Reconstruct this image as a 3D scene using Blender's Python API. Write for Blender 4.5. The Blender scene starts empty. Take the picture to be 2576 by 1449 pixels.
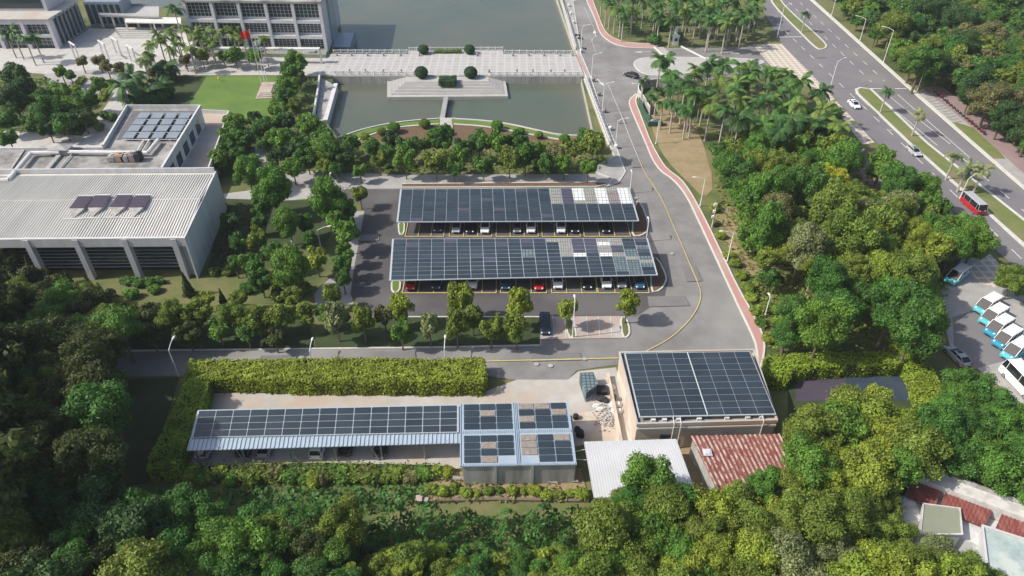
import bpy, math, random
import numpy as np
from mathutils import Vector, Matrix
from mathutils.geometry import tessellate_polygon
R = math.radians
S = bpy.context.scene
COL = S.collection
# ------------------------------------------------------------------ camera
FPX, PITCH, CH = 1780.0, 37.8, 76.0            # focal length in the 2576 px wide frame, pitch, height
cam = bpy.data.cameras.new('camera'); camo = bpy.data.objects.new('camera', cam); COL.objects.link(camo)
cam.sensor_width = 36; cam.lens = 36*FPX/2576; cam.clip_start = 1; cam.clip_end = 3000
camo.location = (0, 0, CH); camo.rotation_euler = (R(90-PITCH), 0, 0); S.camera = camo
# ------------------------------------------------------------------ light
SUN_EL = 43; SHX, SHY = .985, .16              # shadows fall along (SHX, SHY)
W = bpy.data.worlds.new('World'); S.world = W; W.use_nodes = True
nt = W.node_tree; bg = nt.nodes['Background']; sky = nt.nodes.new('ShaderNodeTexSky'); sky.sky_type = 'NISHITA'
sky.sun_disc = False; sky.sun_elevation = R(SUN_EL); sky.sun_rotation = math.atan2(-SHX, -SHY); sky.air_density = 1.0; sky.dust_density = 3.0
nt.links.new(sky.outputs[0], bg.inputs[0]); bg.inputs[1].default_value = .145
sl = bpy.data.lights.new('sun', 'SUN'); so = bpy.data.objects.new('sun', sl); COL.objects.link(so)
sl.energy = 4.6; sl.angle = R(.5); sl.color = (1, .945, .85)
dv = Vector((SHX*math.cos(R(SUN_EL)), SHY*math.cos(R(SUN_EL)), -math.sin(R(SUN_EL))))
so.rotation_euler = dv.to_track_quat('-Z', 'Y').to_euler(); so.location = (0, 0, 120)
S.view_settings.view_transform = 'Standard'; S.view_settings.look = 'None'; S.view_settings.gamma = 1
S.view_settings.exposure = 0.1
S.render.engine = 'CYCLES'
S.cycles.max_bounces = 5; S.cycles.transparent_max_bounces = 4; S.cycles.volume_bounces = 0
# ------------------------------------------------------------------ projection helpers
cp, sp = math.cos(R(PITCH)), math.sin(R(PITCH))
def G(x, y, z=0.0):
    """pixel of the 2576x1449 frame -> point on the horizontal plane z"""
    a = x-1288; b = 724.5-y
    d = (a, FPX*cp+b*sp, -FPX*sp+b*cp); t = (z-CH)/d[2]
    return Vector((d[0]*t, d[1]*t, z))
def P(w):
    X, Y, Z = w[0], w[1], w[2]-CH
    dpt = Y*cp-Z*sp; u = Y*sp+Z*cp
    return 1288+FPX*X/dpt, 724.5-FPX*u/dpt
def scale(w):
    return FPX/(w[1]*cp-(w[2]-CH)*sp)
def hz(bx, by, y):
    """height above ground point (bx,by) that shows at image row y"""
    g = G(bx, by); lo, hi = 0, 40
    for _ in range(40):
        m = (lo+hi)/2
        if P((g.x, g.y, m))[1] > y: lo = m
        else: hi = m
    return lo
# ------------------------------------------------------------------ mesh builder
class MB:
    def __init__(s): s.v = []; s.f = []
    def face(s, pts):
        n = len(s.v); s.v += [tuple(p) for p in pts]; s.f.append(tuple(range(n, n+len(pts)))); return s
    def box8(s, p):
        n = len(s.v); s.v += [tuple(q) for q in p]
        for f in ((3,2,1,0),(4,5,6,7),(0,1,5,4),(1,2,6,5),(2,3,7,6),(3,0,4,7)): s.f.append(tuple(n+i for i in f))
        return s
    def box(s, x0, x1, y0, y1, z0, z1):
        return s.box8([(x0,y0,z0),(x1,y0,z0),(x1,y1,z0),(x0,y1,z0),(x0,y0,z1),(x1,y0,z1),(x1,y1,z1),(x0,y1,z1)])
    def prism(s, pts, z0, z1, bottom=False):
        pts = [Vector((p[0], p[1])) for p in pts]
        area = sum(a.x*b.y-b.x*a.y for a, b in zip(pts, pts[1:]+pts[:1]))
        if area < 0: pts = pts[::-1]
        n = len(s.v); k = len(pts)
        s.v += [(p.x, p.y, z1) for p in pts]
        for t in tessellate_polygon([[Vector((p.x, p.y, 0)) for p in pts]]):
            a, b, c = [pts[i] for i in t]
            cr = (b.x-a.x)*(c.y-a.y)-(b.y-a.y)*(c.x-a.x)
            s.f.append(tuple(n+i for i in (t if cr > 0 else t[::-1])))
        if z0 is not None:
            s.v += [(p.x, p.y, z0) for p in pts]
            for i in range(k):
                j = (i+1) % k; s.f.append((n+k+i, n+k+j, n+j, n+i))
        return s
    def tube(s, a, b, r0, r1=None, n=6, caps=True):
        a = Vector(a); b = Vector(b); r1 = r0 if r1 is None else r1
        d = (b-a).normalized(); u = d.orthogonal().normalized(); w = d.cross(u); k = len(s.v)
        for c, r in ((a, r0), (b, r1)):
            for i in range(n):
                t = 2*math.pi*i/n; s.v.append(tuple(c+(u*math.cos(t)+w*math.sin(t))*r))
        for i in range(n): j = (i+1) % n; s.f.append((k+i, k+j, k+n+j, k+n+i))
        if caps: s.f.append(tuple(k+i for i in range(n))[::-1]); s.f.append(tuple(k+n+i for i in range(n)))
        return s
    def path(s, pts, r, n=6):
        for a, b in zip(pts, pts[1:]): s.tube(a, b, r, r, n)
        return s
    def ell(s, c, rx, ry, rz, n=10, m=6):
        k = len(s.v)
        for i in range(m+1):
            t = math.pi*i/m
            for j in range(n):
                p = 2*math.pi*j/n; s.v.append((c[0]+rx*math.sin(t)*math.cos(p), c[1]+ry*math.sin(t)*math.sin(p), c[2]+rz*math.cos(t)))
        for i in range(m):
            for j in range(n): q = (j+1) % n; s.f.append((k+i*n+j, k+(i+1)*n+j, k+(i+1)*n+q, k+i*n+q))
        return s
    def ribbon(s, pts, w, z0, z1, closed=False):
        pts = [Vector((p[0], p[1])) for p in pts]; k = len(pts); L = []; Rr = []
        for i, p in enumerate(pts):
            a = pts[i-1] if (i or closed) else p; b = pts[(i+1) % k] if (i < k-1 or closed) else p
            d = (b-a); d = d.normalized() if d.length > 1e-9 else Vector((1, 0)); nn = Vector((-d.y, d.x))*w/2
            L.append(p+nn); Rr.append(p-nn)
        for i in range(k if closed else k-1):
            j = (i+1) % k
            if z0 is None: s.face([(Rr[i].x,Rr[i].y,z1),(Rr[j].x,Rr[j].y,z1),(L[j].x,L[j].y,z1),(L[i].x,L[i].y,z1)])
            else: s.box8([(Rr[i].x,Rr[i].y,z0),(Rr[j].x,Rr[j].y,z0),(L[j].x,L[j].y,z0),(L[i].x,L[i].y,z0),(Rr[i].x,Rr[i].y,z1),(Rr[j].x,Rr[j].y,z1),(L[j].x,L[j].y,z1),(L[i].x,L[i].y,z1)])
        return s
    def mesh(s, name, off=(0, 0, 0)):
        me = bpy.data.meshes.new(name)
        me.from_pydata([(v[0]-off[0], v[1]-off[1], v[2]-off[2]) for v in s.v], [], s.f); me.update(); return me
def wloc(o):
    l = Vector(o.location)
    while o.parent: o = o.parent; l += Vector(o.location)
    return l
def put(name, mb, mat, parent=None, local=False, smooth=False):
    """ONE mesh object; vertices are world coordinates unless local"""
    off = wloc(parent) if (parent and not local) else (0, 0, 0)
    me = mb.mesh(name, off); me.materials.append(mat)
    if smooth: me.polygons.foreach_set('use_smooth', [True]*len(me.polygons))
    o = bpy.data.objects.new(name, me); COL.objects.link(o); o.parent = parent; return o
def struct(name, mb, mat): o = put(name, mb, mat); o['kind'] = 'structure'; return o
def thing(name, label, cat, loc=(0, 0, 0), rz=0, group=None):
    o = bpy.data.objects.new(name, None); COL.objects.link(o); o.empty_display_size = .5
    o.location = loc; o.rotation_euler = (0, 0, rz); tag(o, label, cat, group); return o
def tag(o, label, cat, group=None, kind=None):
    o['label'] = label; o['category'] = cat
    if group: o['group'] = group
    if kind: o['kind'] = kind
    return o
def single(name, mb, mat, label, cat, group=None):
    c = np.array(mb.v).mean(0); c[2] = min(v[2] for v in mb.v)
    me = mb.mesh(name, c); me.materials.append(mat); o = bpy.data.objects.new(name, me); o.location = c; COL.objects.link(o)
    return tag(o, label, cat, group)
def dup(root, loc, rz=0, label=None, scl=None, group=None):
    r = root.copy(); COL.objects.link(r); r.location = loc; r.rotation_euler = (0, 0, rz)
    if scl: r.scale = scl
    if label: r['label'] = label
    if group: r['group'] = group
    for ch in root.children:
        c = ch.copy(); COL.objects.link(c); c.parent = r
        for g in ch.children:
            d = g.copy(); COL.objects.link(d); d.parent = c
    return r
def setmat(o, m):
    o.material_slots[0].link = 'OBJECT'; o.material_slots[0].material = m
def chaikin(pts, n=2, closed=False):
    pts = [tuple(p) for p in pts]
    for _ in range(n):
        q = []; k = len(pts)
        for i in range(k if closed else k-1):
            a = pts[i]; b = pts[(i+1) % k]
            q += [tuple(a[j]*.75+b[j]*.25 for j in range(len(a))), tuple(a[j]*.25+b[j]*.75 for j in range(len(a)))]
        pts = q if closed else [pts[0]]+q+[pts[-1]]
    return pts
def GP(pts, z=0): return [G(x, y, z) for x, y in pts]
# ------------------------------------------------------------------ materials
def mat(name, c, c2=None, ns=1.0, rough=.8, metal=0, bump=0, bs=None, spec=.4, amt=(.35, .65), c3=None, ns3=.1, coord='Object', stretch=None):
    m = bpy.data.materials.new(name); m.use_nodes = True; t = m.node_tree; N = t.nodes; L = t.links
    b = N['Principled BSDF']; b.inputs['Base Color'].default_value = (*c, 1); b.inputs['Roughness'].default_value = rough
    b.inputs['Metallic'].default_value = metal; b.inputs['Specular IOR Level'].default_value = spec
    co = N.new('ShaderNodeNewGeometry').outputs['Position'] if coord == 'World' else N.new('ShaderNodeTexCoord').outputs['Object']
    if stretch:
        mp = N.new('ShaderNodeMapping'); mp.inputs['Scale'].default_value = stretch; L.new(co, mp.inputs[0]); co = mp.outputs[0]
    out = None
    if c2:
        n = N.new('ShaderNodeTexNoise'); n.inputs['Scale'].default_value = ns; n.inputs['Detail'].default_value = 6; n.inputs['Roughness'].default_value = .65; L.new(co, n.inputs[0])
        r = N.new('ShaderNodeMapRange'); r.inputs[1].default_value = amt[0]; r.inputs[2].default_value = amt[1]; L.new(n.outputs[0], r.inputs[0])
        x = N.new('ShaderNodeMix'); x.data_type = 'RGBA'; x.inputs[6].default_value = (*c, 1); x.inputs[7].default_value = (*c2, 1); L.new(r.outputs[0], x.inputs[0]); out = x.outputs[2]
        if c3:
            n3 = N.new('ShaderNodeTexNoise'); n3.inputs['Scale'].default_value = ns3; n3.inputs['Detail'].default_value = 4; L.new(co, n3.inputs[0])
            r3 = N.new('ShaderNodeMapRange'); r3.inputs[1].default_value = .5; r3.inputs[2].default_value = .62; L.new(n3.outputs[0], r3.inputs[0])
            y = N.new('ShaderNodeMix'); y.data_type = 'RGBA'; L.new(r3.outputs[0], y.inputs[0]); L.new(out, y.inputs[6]); y.inputs[7].default_value = (*c3, 1); out = y.outputs[2]
        L.new(out, b.inputs['Base Color'])
    if bump:
        n2 = N.new('ShaderNodeTexNoise'); n2.inputs['Scale'].default_value = bs or ns*6; n2.inputs['Detail'].default_value = 5; L.new(co, n2.inputs[0])
        bp = N.new('ShaderNodeBump'); bp.inputs['Strength'].default_value = bump; bp.inputs['Distance'].default_value = .1; L.new(n2.outputs[0], bp.inputs['Height']); L.new(bp.outputs[0], b.inputs['Normal'])
    return m
def leafmat(name, c, var=.35, trans=.3, hue=.011):
    m = bpy.data.materials.new(name); m.use_nodes = True; t = m.node_tree; N = t.nodes; L = t.links
    b = N['Principled BSDF']; b.inputs['Roughness'].default_value = .55; b.inputs['Specular IOR Level'].default_value = .3
    g = N.new('ShaderNodeNewGeometry'); oi = N.new('ShaderNodeObjectInfo')
    hs = N.new('ShaderNodeHueSaturation'); hs.inputs['Color'].default_value = (*c, 1)
    r1 = N.new('ShaderNodeMapRange'); r1.inputs[3].default_value = .5-hue; r1.inputs[4].default_value = .5+hue; L.new(oi.outputs['Random'], r1.inputs[0]); L.new(r1.outputs[0], hs.inputs['Hue'])
    r2 = N.new('ShaderNodeMapRange'); r2.inputs[3].default_value = 1-var; r2.inputs[4].default_value = 1+var*1.3; L.new(g.outputs['Random Per Island'], r2.inputs[0])
    nz = N.new('ShaderNodeTexNoise'); nz.inputs['Scale'].default_value = .35; L.new(g.outputs['Position'], nz.inputs[0])
    r3 = N.new('ShaderNodeMapRange'); r3.inputs[1].default_value = .3; r3.inputs[2].default_value = .7; r3.inputs[3].default_value = .7; r3.inputs[4].default_value = 1.3; L.new(nz.outputs[0], r3.inputs[0])
    mu = N.new('ShaderNodeMath'); mu.operation = 'MULTIPLY'; L.new(r2.outputs[0], mu.inputs[0]); L.new(r3.outputs[0], mu.inputs[1]); L.new(mu.outputs[0], hs.inputs['Value'])
    L.new(hs.outputs[0], b.inputs['Base Color'])
    tr = N.new('ShaderNodeBsdfTranslucent'); L.new(hs.outputs[0], tr.inputs[0]); mx = N.new('ShaderNodeMixShader'); mx.inputs[0].default_value = trans
    L.new(b.outputs[0], mx.inputs[1]); L.new(tr.outputs[0], mx.inputs[2]); L.new(mx.outputs[0], N['Material Output'].inputs[0])
    return m
M = {}
M['ground'] = mat('ground', (.10,.13,.035), (.17,.16,.07), .25, .95, bump=.4, bs=3, c3=(.06,.09,.028), ns3=.06)
M['soil'] = mat('soil', (.33,.24,.15), (.22,.19,.09), .3, .95, bump=.3, bs=2)
M['lawn'] = mat('lawn', (.125,.20,.035), (.085,.155,.03), .12, .9, bump=.3, bs=5)
M['verge_grass'] = mat('verge_grass', (.165,.185,.06), (.12,.16,.045), .3, .9, bump=.3, bs=5, c3=(.20,.18,.09), ns3=.12)
M['dark_shaded_green'] = mat('dark_shaded_green', (.05,.075,.025), (.035,.05,.02), .3, .95, bump=.4, bs=2)  # lawns carry shade in this colour; beds and hedge cores use it plain
M['road'] = mat('road', (.235,.226,.22), (.17,.165,.16), .22, .85, bump=.15, bs=12, c3=(.265,.26,.25), ns3=.045)
M['roadpatch'] = mat('roadpatch', (.19,.185,.182), (.165,.16,.158), .4, .9)
M['lot'] = mat('lot', (.078,.072,.076), (.10,.094,.096), .2, .85, bump=.15, bs=12, c3=(.12,.115,.115), ns3=.06)
M['avenue'] = mat('avenue', (.165,.155,.172), (.19,.18,.185), .15, .85, bump=.15, bs=12, c3=(.205,.195,.195), ns3=.05)
M['pave'] = mat('pave', (.38,.37,.355), (.31,.30,.29), .5, .8, bump=.1)
M['palepave'] = mat('palepave', (.44,.43,.41), (.37,.36,.345), .3, .8)
M['concrete'] = mat('concrete', (.47,.45,.42), (.38,.355,.32), .3, .85, c3=(.43,.35,.285), ns3=.09)
M['kerb'] = mat('kerb', (.60,.59,.55), (.5,.49,.45), 1, .8)
M['red'] = mat('red', (.46,.235,.21), (.40,.24,.215), .4, .85, bump=.1, c3=(.42,.29,.26), ns3=.1)
M['redpath'] = mat('redpath', (.30,.21,.215), (.25,.185,.19), .3, .85)
M['white'] = mat('white', (.66,.66,.64), (.56,.56,.54), .4, .6)
M['line'] = mat('line', (.74,.73,.70), (.5,.49,.47), 1.5, .7)
M['yline'] = mat('yline', (.62,.50,.16), (.5,.42,.2), 1.5, .7)
M['water'] = mat('water', (.080,.105,.074), (.115,.118,.085), .03, .10, bump=.05, bs=1.2, spec=.35)
M['stone'] = mat('stone', (.42,.41,.39), (.26,.25,.24), .8, .85, bump=.3, stretch=(1,1,.15))
M['metal_roof'] = mat('metal_roof', (.63,.61,.57), (.54,.52,.48), .8, .5, stretch=(1,.15,1), c3=(.49,.47,.44), ns3=.12)
M['flat_roof'] = mat('flat_roof', (.29,.28,.26), (.15,.145,.14), .45, .9, bump=.2, c3=(.36,.35,.33), ns3=.12, amt=(.4,.62))
M['wallw'] = mat('wallw', (.60,.605,.615), (.50,.505,.51), .9, .7, stretch=(1,1,.12), c3=(.52,.51,.49), ns3=.5)
M['lilac'] = mat('lilac', (.58,.57,.60), (.50,.49,.52), .3, .7)
M['glass'] = mat('glass', (.02,.035,.045), rough=.12, spec=.7)
M['recess_shade'] = mat('recess_shade', (.15,.145,.15), (.11,.105,.11), .5, .9)
M['skyglass'] = mat('skyglass', (.26,.28,.30), (.20,.24,.28), .25, .25, spec=.6)
M['dark'] = mat('dark', (.03,.03,.035), rough=.7)
M['frame'] = mat('frame', (.40,.44,.47), rough=.5)
M['panel'] = mat('panel', (.026,.038,.050), (.034,.048,.060), .25, .22, spec=.6)
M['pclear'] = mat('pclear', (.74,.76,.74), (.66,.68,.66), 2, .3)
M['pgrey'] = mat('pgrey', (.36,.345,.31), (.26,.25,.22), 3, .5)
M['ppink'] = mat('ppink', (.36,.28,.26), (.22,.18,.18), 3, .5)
M['ppurple'] = mat('ppurple', (.085,.075,.11), (.06,.07,.09), .6, .25, spec=.6)
M['pgreen'] = mat('pgreen', (.14,.2,.22), (.10,.14,.17), 2, .3)
M['pbrown'] = mat('pbrown', (.12,.09,.08), (.40,.36,.31), 9, .6, stretch=(.35,2,1))
M['blueroof'] = mat('blueroof', (.42,.50,.57), (.36,.44,.52), .8, .4, metal=.2)
M['shedwhite'] = mat('shedwhite', (.56,.57,.585), (.50,.51,.52), .3, .5)
M['rust'] = mat('rust', (.19,.048,.042), (.33,.17,.13), 1.3, .8, amt=(.45,.75), stretch=(2.6,.3,1), c3=(.20,.065,.055), ns3=.8)
M['rustrib'] = mat('rustrib', (.50,.41,.35), (.22,.075,.06), 1.1, .8, amt=(.42,.6))
M['peach'] = mat('peach', (.54,.45,.37), (.47,.37,.29), .3, .85, c3=(.58,.54,.48), ns3=.2)
M['cwallpale'] = mat('cwallpale', (.60,.59,.57), (.36,.35,.33), .8, .9, amt=(.45,.75), c3=(.45,.44,.42), ns3=.4)
M['cwall'] = mat('cwall', (.46,.45,.43), (.26,.25,.24), .5, .9, stretch=(1.4,1.4,.2))
M['steel'] = mat('steel', (.33,.38,.44), rough=.4, metal=.5)
M['lampw'] = mat('lampw', (.74,.75,.74), rough=.4)
M['trunk'] = mat('trunk', (.20,.16,.12), (.13,.10,.075), 6, .9, bump=.3)
M['ptrunk'] = mat('ptrunk', (.42,.39,.34), (.33,.30,.26), 4, .85)
M['bark_pale'] = mat('bark_pale', (.40,.37,.32), (.30,.27,.23), 4, .9)
M['rubber'] = mat('rubber', (.02,.02,.02), rough=.8)
M['brick'] = mat('brick', (.44,.33,.27), (.36,.31,.28), 1.5, .85, c3=(.42,.39,.36), ns3=.2)
M['mulch'] = mat('mulch', (.17,.095,.06), (.11,.08,.045), 1.2, .95, bump=.4)
M['court'] = mat('court', (.085,.075,.10), (.07,.06,.085), .3, .95, spec=.05)
M['courtblue'] = mat('courtblue', (.05,.07,.095), (.04,.055,.08), .3, .95, spec=.05)
M['teal_roof'] = mat('teal_roof', (.42,.50,.48), (.27,.34,.35), .6, .8, c3=(.50,.54,.51), ns3=.35)
M['olive_roof'] = mat('olive_roof', (.26,.28,.21), (.23,.25,.19), .4, .8)
M['green_board'] = mat('green_board', (.03,.10,.065), (.025,.08,.055), .5, .6)
M['flagred'] = mat('flagred', (.62,.03,.03), rough=.7)
M['yel'] = mat('yel', (.75,.6,.05), rough=.6)
M['orange'] = mat('orange', (.42,.27,.18), (.33,.24,.18), 3, .7)
for k, c, v in (('dk', (.046,.105,.026), .35), ('gr', (.070,.170,.028), .35), ('mid', (.110,.225,.030), .35), ('ol', (.155,.215,.032), .35), ('li', (.22,.285,.034), .3), ('ye', (.36,.39,.03), .3),
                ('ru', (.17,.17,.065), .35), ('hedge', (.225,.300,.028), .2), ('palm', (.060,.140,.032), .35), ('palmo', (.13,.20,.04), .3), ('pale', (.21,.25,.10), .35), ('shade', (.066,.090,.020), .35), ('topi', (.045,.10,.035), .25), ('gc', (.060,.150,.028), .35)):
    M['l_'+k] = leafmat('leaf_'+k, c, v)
def tiles(name, c, c2, size, mort=.03, mc=(.4,.39,.37)):
    m = bpy.data.materials.new(name); m.use_nodes = True; t = m.node_tree; N = t.nodes; L = t.links; b = N['Principled BSDF']; b.inputs['Roughness'].default_value = .8
    g = N.new('ShaderNodeNewGeometry'); br = N.new('ShaderNodeTexBrick'); br.offset = 0; L.new(g.outputs['Position'], br.inputs[0])
    br.inputs['Color1'].default_value = (*c, 1); br.inputs['Color2'].default_value = (*c2, 1); br.inputs['Mortar'].default_value = (*mc, 1); br.inputs['Scale'].default_value = 1
    br.inputs['Brick Width'].default_value = size; br.inputs['Row Height'].default_value = size; br.inputs['Mortar Size'].default_value = mort; L.new(br.outputs[0], b.inputs['Base Color']); return m
M['plaza'] = tiles('plaza', (.46,.45,.43), (.41,.39,.37), 3.0, .12, (.51,.50,.48))
M['bridge'] = tiles('bridge', (.40,.39,.38), (.345,.335,.325), 2.2, .3, (.45,.44,.43))
M['grid_pavers'] = tiles('grid_pavers', (.44,.35,.28), (.40,.34,.29), 1.8, .28, (.58,.54,.46))
def pantone(m):
    t = m.node_tree; N = t.nodes; L = t.links; b = N['Principled BSDF']; src = b.inputs['Base Color'].links[0].from_socket; oi = N.new('ShaderNodeObjectInfo'); g = N.new('ShaderNodeNewGeometry'); ad = N.new('ShaderNodeMath'); ad.operation = 'ADD'; L.new(oi.outputs['Random'], ad.inputs[0]); L.new(g.outputs['Random Per Island'], ad.inputs[1])
    mr = N.new('ShaderNodeMapRange'); mr.inputs[2].default_value = 2; mr.inputs[3].default_value = .7; mr.inputs[4].default_value = 1.45; L.new(ad.outputs[0], mr.inputs[0]); h = N.new('ShaderNodeHueSaturation'); L.new(src, h.inputs['Color']); L.new(mr.outputs[0], h.inputs['Value']); L.new(h.outputs[0], b.inputs['Base Color'])
pantone(M['panel'])
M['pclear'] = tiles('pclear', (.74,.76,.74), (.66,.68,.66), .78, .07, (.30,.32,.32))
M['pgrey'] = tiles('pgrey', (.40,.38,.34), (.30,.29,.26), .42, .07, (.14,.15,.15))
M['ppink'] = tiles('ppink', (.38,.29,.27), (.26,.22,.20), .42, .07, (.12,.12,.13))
M['pgreen'] = tiles('pgreen', (.17,.23,.24), (.12,.16,.18), .6, .1, (.05,.08,.10))
M['deckslats'] = tiles('deckslats', (.66,.64,.60), (.62,.60,.57), .7, .12, (.3,.3,.3))
# ------------------------------------------------------------------ ground, water, roads
WZ = -2.0
lake = [(850,134),(1448,137),(1444,118),(1403,0),(1383,-55),(1200,-62),(240,-62),(262,18),(402,18),(470,48),(856,62),(862,96)]
pool = [(838,193.6),(1000,193.6),(1280,193.6),(1462,193.6),(1495,342),(1413,343),(1340,327),(1288,315),(1229,306),(1137,300),(1106,300),(1006,308),(925,322),(880,336),(851,347),(819,306)]
lakeW = GP(lake); poolW = GP(pool[:4])+GP(pool[4:])
outer = [Vector(p) for p in ((-700,-150,0),(700,-150,0),(700,1500,0),(-700,1500,0))]
gm = MB(); allp = outer+lakeW+poolW; gm.v = [tuple(p) for p in allp]
for t in tessellate_polygon([outer, lakeW, poolW]):
    a, b, c = [allp[i] for i in t]; cr = (b.x-a.x)*(c.y-a.y)-(b.y-a.y)*(c.x-a.x); gm.f.append(tuple(t if cr > 0 else t[::-1]))
struct('ground', gm, M['ground'])
wm = MB()
for poly in (lakeW, poolW):
    b = [(p.x, p.y) for p in poly]; cx = sum(p[0] for p in b)/len(b); cy = sum(p[1] for p in b)/len(b)
    wm.prism([((x-cx)*1.0+cx, (y-cy)*1.0+cy) for x, y in b], None, WZ)
struct('water', wm, M['water'])
bk = MB()
for poly in (lakeW, poolW):
    k = len(poly)
    for i in range(k):
        a, b = poly[i], poly[(i+1) % k]; bk.face([(a.x,a.y,WZ-.5),(b.x,b.y,WZ-.5),(b.x,b.y,0),(a.x,a.y,0)])
struct('bank_wall', bk, M['stone'])
_z = [.010]
def sheet(name, pts, m, curve=0, z=None):
    _z[0] += .004
    if curve: pts = chaikin(pts, curve, True)
    mb = MB().prism(GP(pts), None, z if z is not None else _z[0]); return struct(name, mb, M[m])
def slab(name, pts, m, h=.13, curve=0, kerb=True, kw=.3):
    if curve: pts = chaikin(pts, curve, True)
    _z[0] += .004; h += _z[0]*.5
    w = GP(pts); o = struct(name, MB().prism(w, 0, h), M[m])
    if kerb: struct('kerb', MB().ribbon(w, kw, 0, h+.02, True), M['kerb'])
    return o
sheet('plaza', [(-60,118),(150,122),(225,72),(460,72),(500,128),(826,134),(832,160),(802,192),(700,189),(440,189),(330,190),(270,172),(110,186),(60,182),(-60,205)], 'plaza')
sheet('plaza', [(290,232),(318,255),(262,374),(-60,380),(-60,330),(75,330),(205,342),(250,290)], 'plaza')
sheet('path', [(110,186),(270,172),(330,190),(318,255),(290,232),(240,250),(190,215),(150,250)], 'pave')
sheet('lawn', [(435,192),(700,192),(700,300),(560,300),(508,272),(330,272),(380,215)], 'lawn')
sheet('lawn', [(330,272),(435,192),(520,192),(470,272)], 'dark_shaded_green')  # left part of the lawn coloured dark for shade
sheet('path', [(670,372),(640,365),(645,420),(700,470),(880,475),(1010,480),(1540,468),(1540,440),(1500,438),(1010,440),(760,430),(670,425)], 'pave')
sheet('path', [(700,470),(870,474),(870,492),(720,505),(560,500),(560,488)], 'palepave')
sheet('ground', [(300,700),(440,700),(600,690),(820,640),(880,600),(880,760),(760,760),(560,770),(300,790)], 'ground')
sheet('path', [(852,680),(882,560),(895,532),(917,531),(889,690),(882,740),(890,765),(850,770)], 'pave')
sheet('path', [(790,740),(830,700),(852,700),(840,770),(870,790),(800,800)], 'pave')
sheet('garden_bed', [(560,500),(740,505),(860,500),(820,620),(600,640),(520,690)], 'dark_shaded_green')
sheet('garden_bed', [(900,352),(1500,352),(1535,404),(1500,425),(1010,420),(880,420)], 'ground')
sheet('garden_bed', [(925,338),(1006,318),(1104,312),(1104,335),(1143,335),(1143,312),(1229,318),(1340,338),(1500,352),(1530,370),(1400,362),(1300,352),(1010,352),(940,356)], 'mulch')
sheet('soil_patch', [(1618,262),(1700,240),(1760,330),(1800,470),(1770,500),(1735,462),(1700,430),(1660,380),(1640,320)], 'soil', 1)
sheet('soil_patch', [(1785,520),(1860,520),(1990,640),(1960,680),(1880,700),(1840,640)], 'soil', 1)
ROADL = [(1430,-60),(1443,0),(1463,136),(1488,195),(1515,282),(1548,360),(1563,404),(1575,434),(1555,462),(1528,474)]
sheet('road', ROADL+[(1005,474),(862,477),(868,500),(905,512),(917,530),(890,680),(882,740),(905,768),(945,797),(1360,799),(1358,872),(644,882),(262,886),(200,890),(150,960),(300,952),(318,948),(450,946),(1220,946),(1290,956),(1428,956),(1452,932),(1548,919),(1900,925),(1905,872),(1890,839),(1863,784),(1835,724),(1813,677),(1775,595),(1748,537),(1723,487),(1693,452),(1660,430),(1640,400),(1630,372),(1605,317),(1583,265),(1583,252),(1600,237),(1640,200),(1720,205),(1900,190),(1930,170),(2000,215),(2080,225),(1968,110),(1895,112),(1870,118),(1645,122),(1583,121),(1550,114),(1528,102),(1509,85),(1495,42),(1474,0),(1462,-60)], 'road')
sheet('parking_lot', [(862,477),(1592,474),(1612,530),(1640,600),(1682,700),(1672,750),(1612,790),(1600,797),(945,797),(905,768),(882,740),(890,680),(917,530),(905,512),(868,500)], 'lot')
sheet('yard', [(530,990),(1222,985),(1300,956),(1428,956),(1455,935),(1550,925),(1590,1110),(1470,1120),(1150,1180),(470,1180),(490,1020)], 'concrete')
sheet('yard', [(1440,1040),(1560,1030),(1590,1115),(1470,1122)], 'peach')
AVL = [(1915,18),(1965,107),(2082,227),(2166,325),(2290,432),(2427,558),(2542,664),(2660,775)]
AVR = [(2700,590),(2576,480),(2442,365),(2292,232),(2037,2),(1975,-55)]
sheet('avenue', [(1880,-55)]+AVL+AVR, 'avenue')
sheet('paver_lot', [(1893,112),(1966,111),(2078,226),(2200,360),(2170,365),(2060,228),(2000,195),(1950,180)], 'grid_pavers')
sheet('verge', [(2308,232),(2320,222),(2500,362),(2576,432),(2700,560),(2700,585),(2576,478),(2442,362)], 'pave')
sheet('lawn', [(2395,305),(2447,322),(2495,362),(2530,400),(2490,400),(2420,340)], 'verge_grass')
sheet('path', [(2319,220),(2367,217),(2480,300),(2542,362),(2620,430),(2700,540),(2600,460),(2495,365),(2447,322)], 'redpath')
sheet('path', [(2150,400),(2290,430),(2420,560),(2330,600),(2180,480)], 'redpath')
sheet('van_yard', [(2360,740),(2420,650),(2500,650),(2576,740),(2700,860),(2700,1100),(2560,1010),(2460,930),(2390,880)], 'pave')
sheet('van_yard', [(2395,800),(2480,770),(2560,900),(2450,930),(2400,890)], 'avenue')
sheet('brick_lot', [(2420,680),(2490,640),(2560,720),(2490,725)], 'grid_pavers')
sheet('dark_shaded_green', [(1985,925),(2310,905),(2345,1010),(2330,1060),(1980,1060)], 'dark_shaded_green')  # dark sheet standing in for the black shade around the courts
sheet('court', [(2005,950),(2120,935),(2150,1010),(2000,1010)], 'court')
sheet('court', [(2115,936),(2290,925),(2320,1010),(2150,1010)], 'courtblue')
sheet('dark_shaded_green', [(250,958),(450,950),(372,1218),(200,1230)], 'dark_shaded_green')  # shade of the tall left wood put into the ground colour
sheet('yard', [(1600,1100),(1740,1100),(1810,1230),(1740,1230)], 'soil')
sheet('grass_bank', [(1080,1190),(1460,1180),(1480,1250),(1070,1262)], 'soil')
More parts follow.
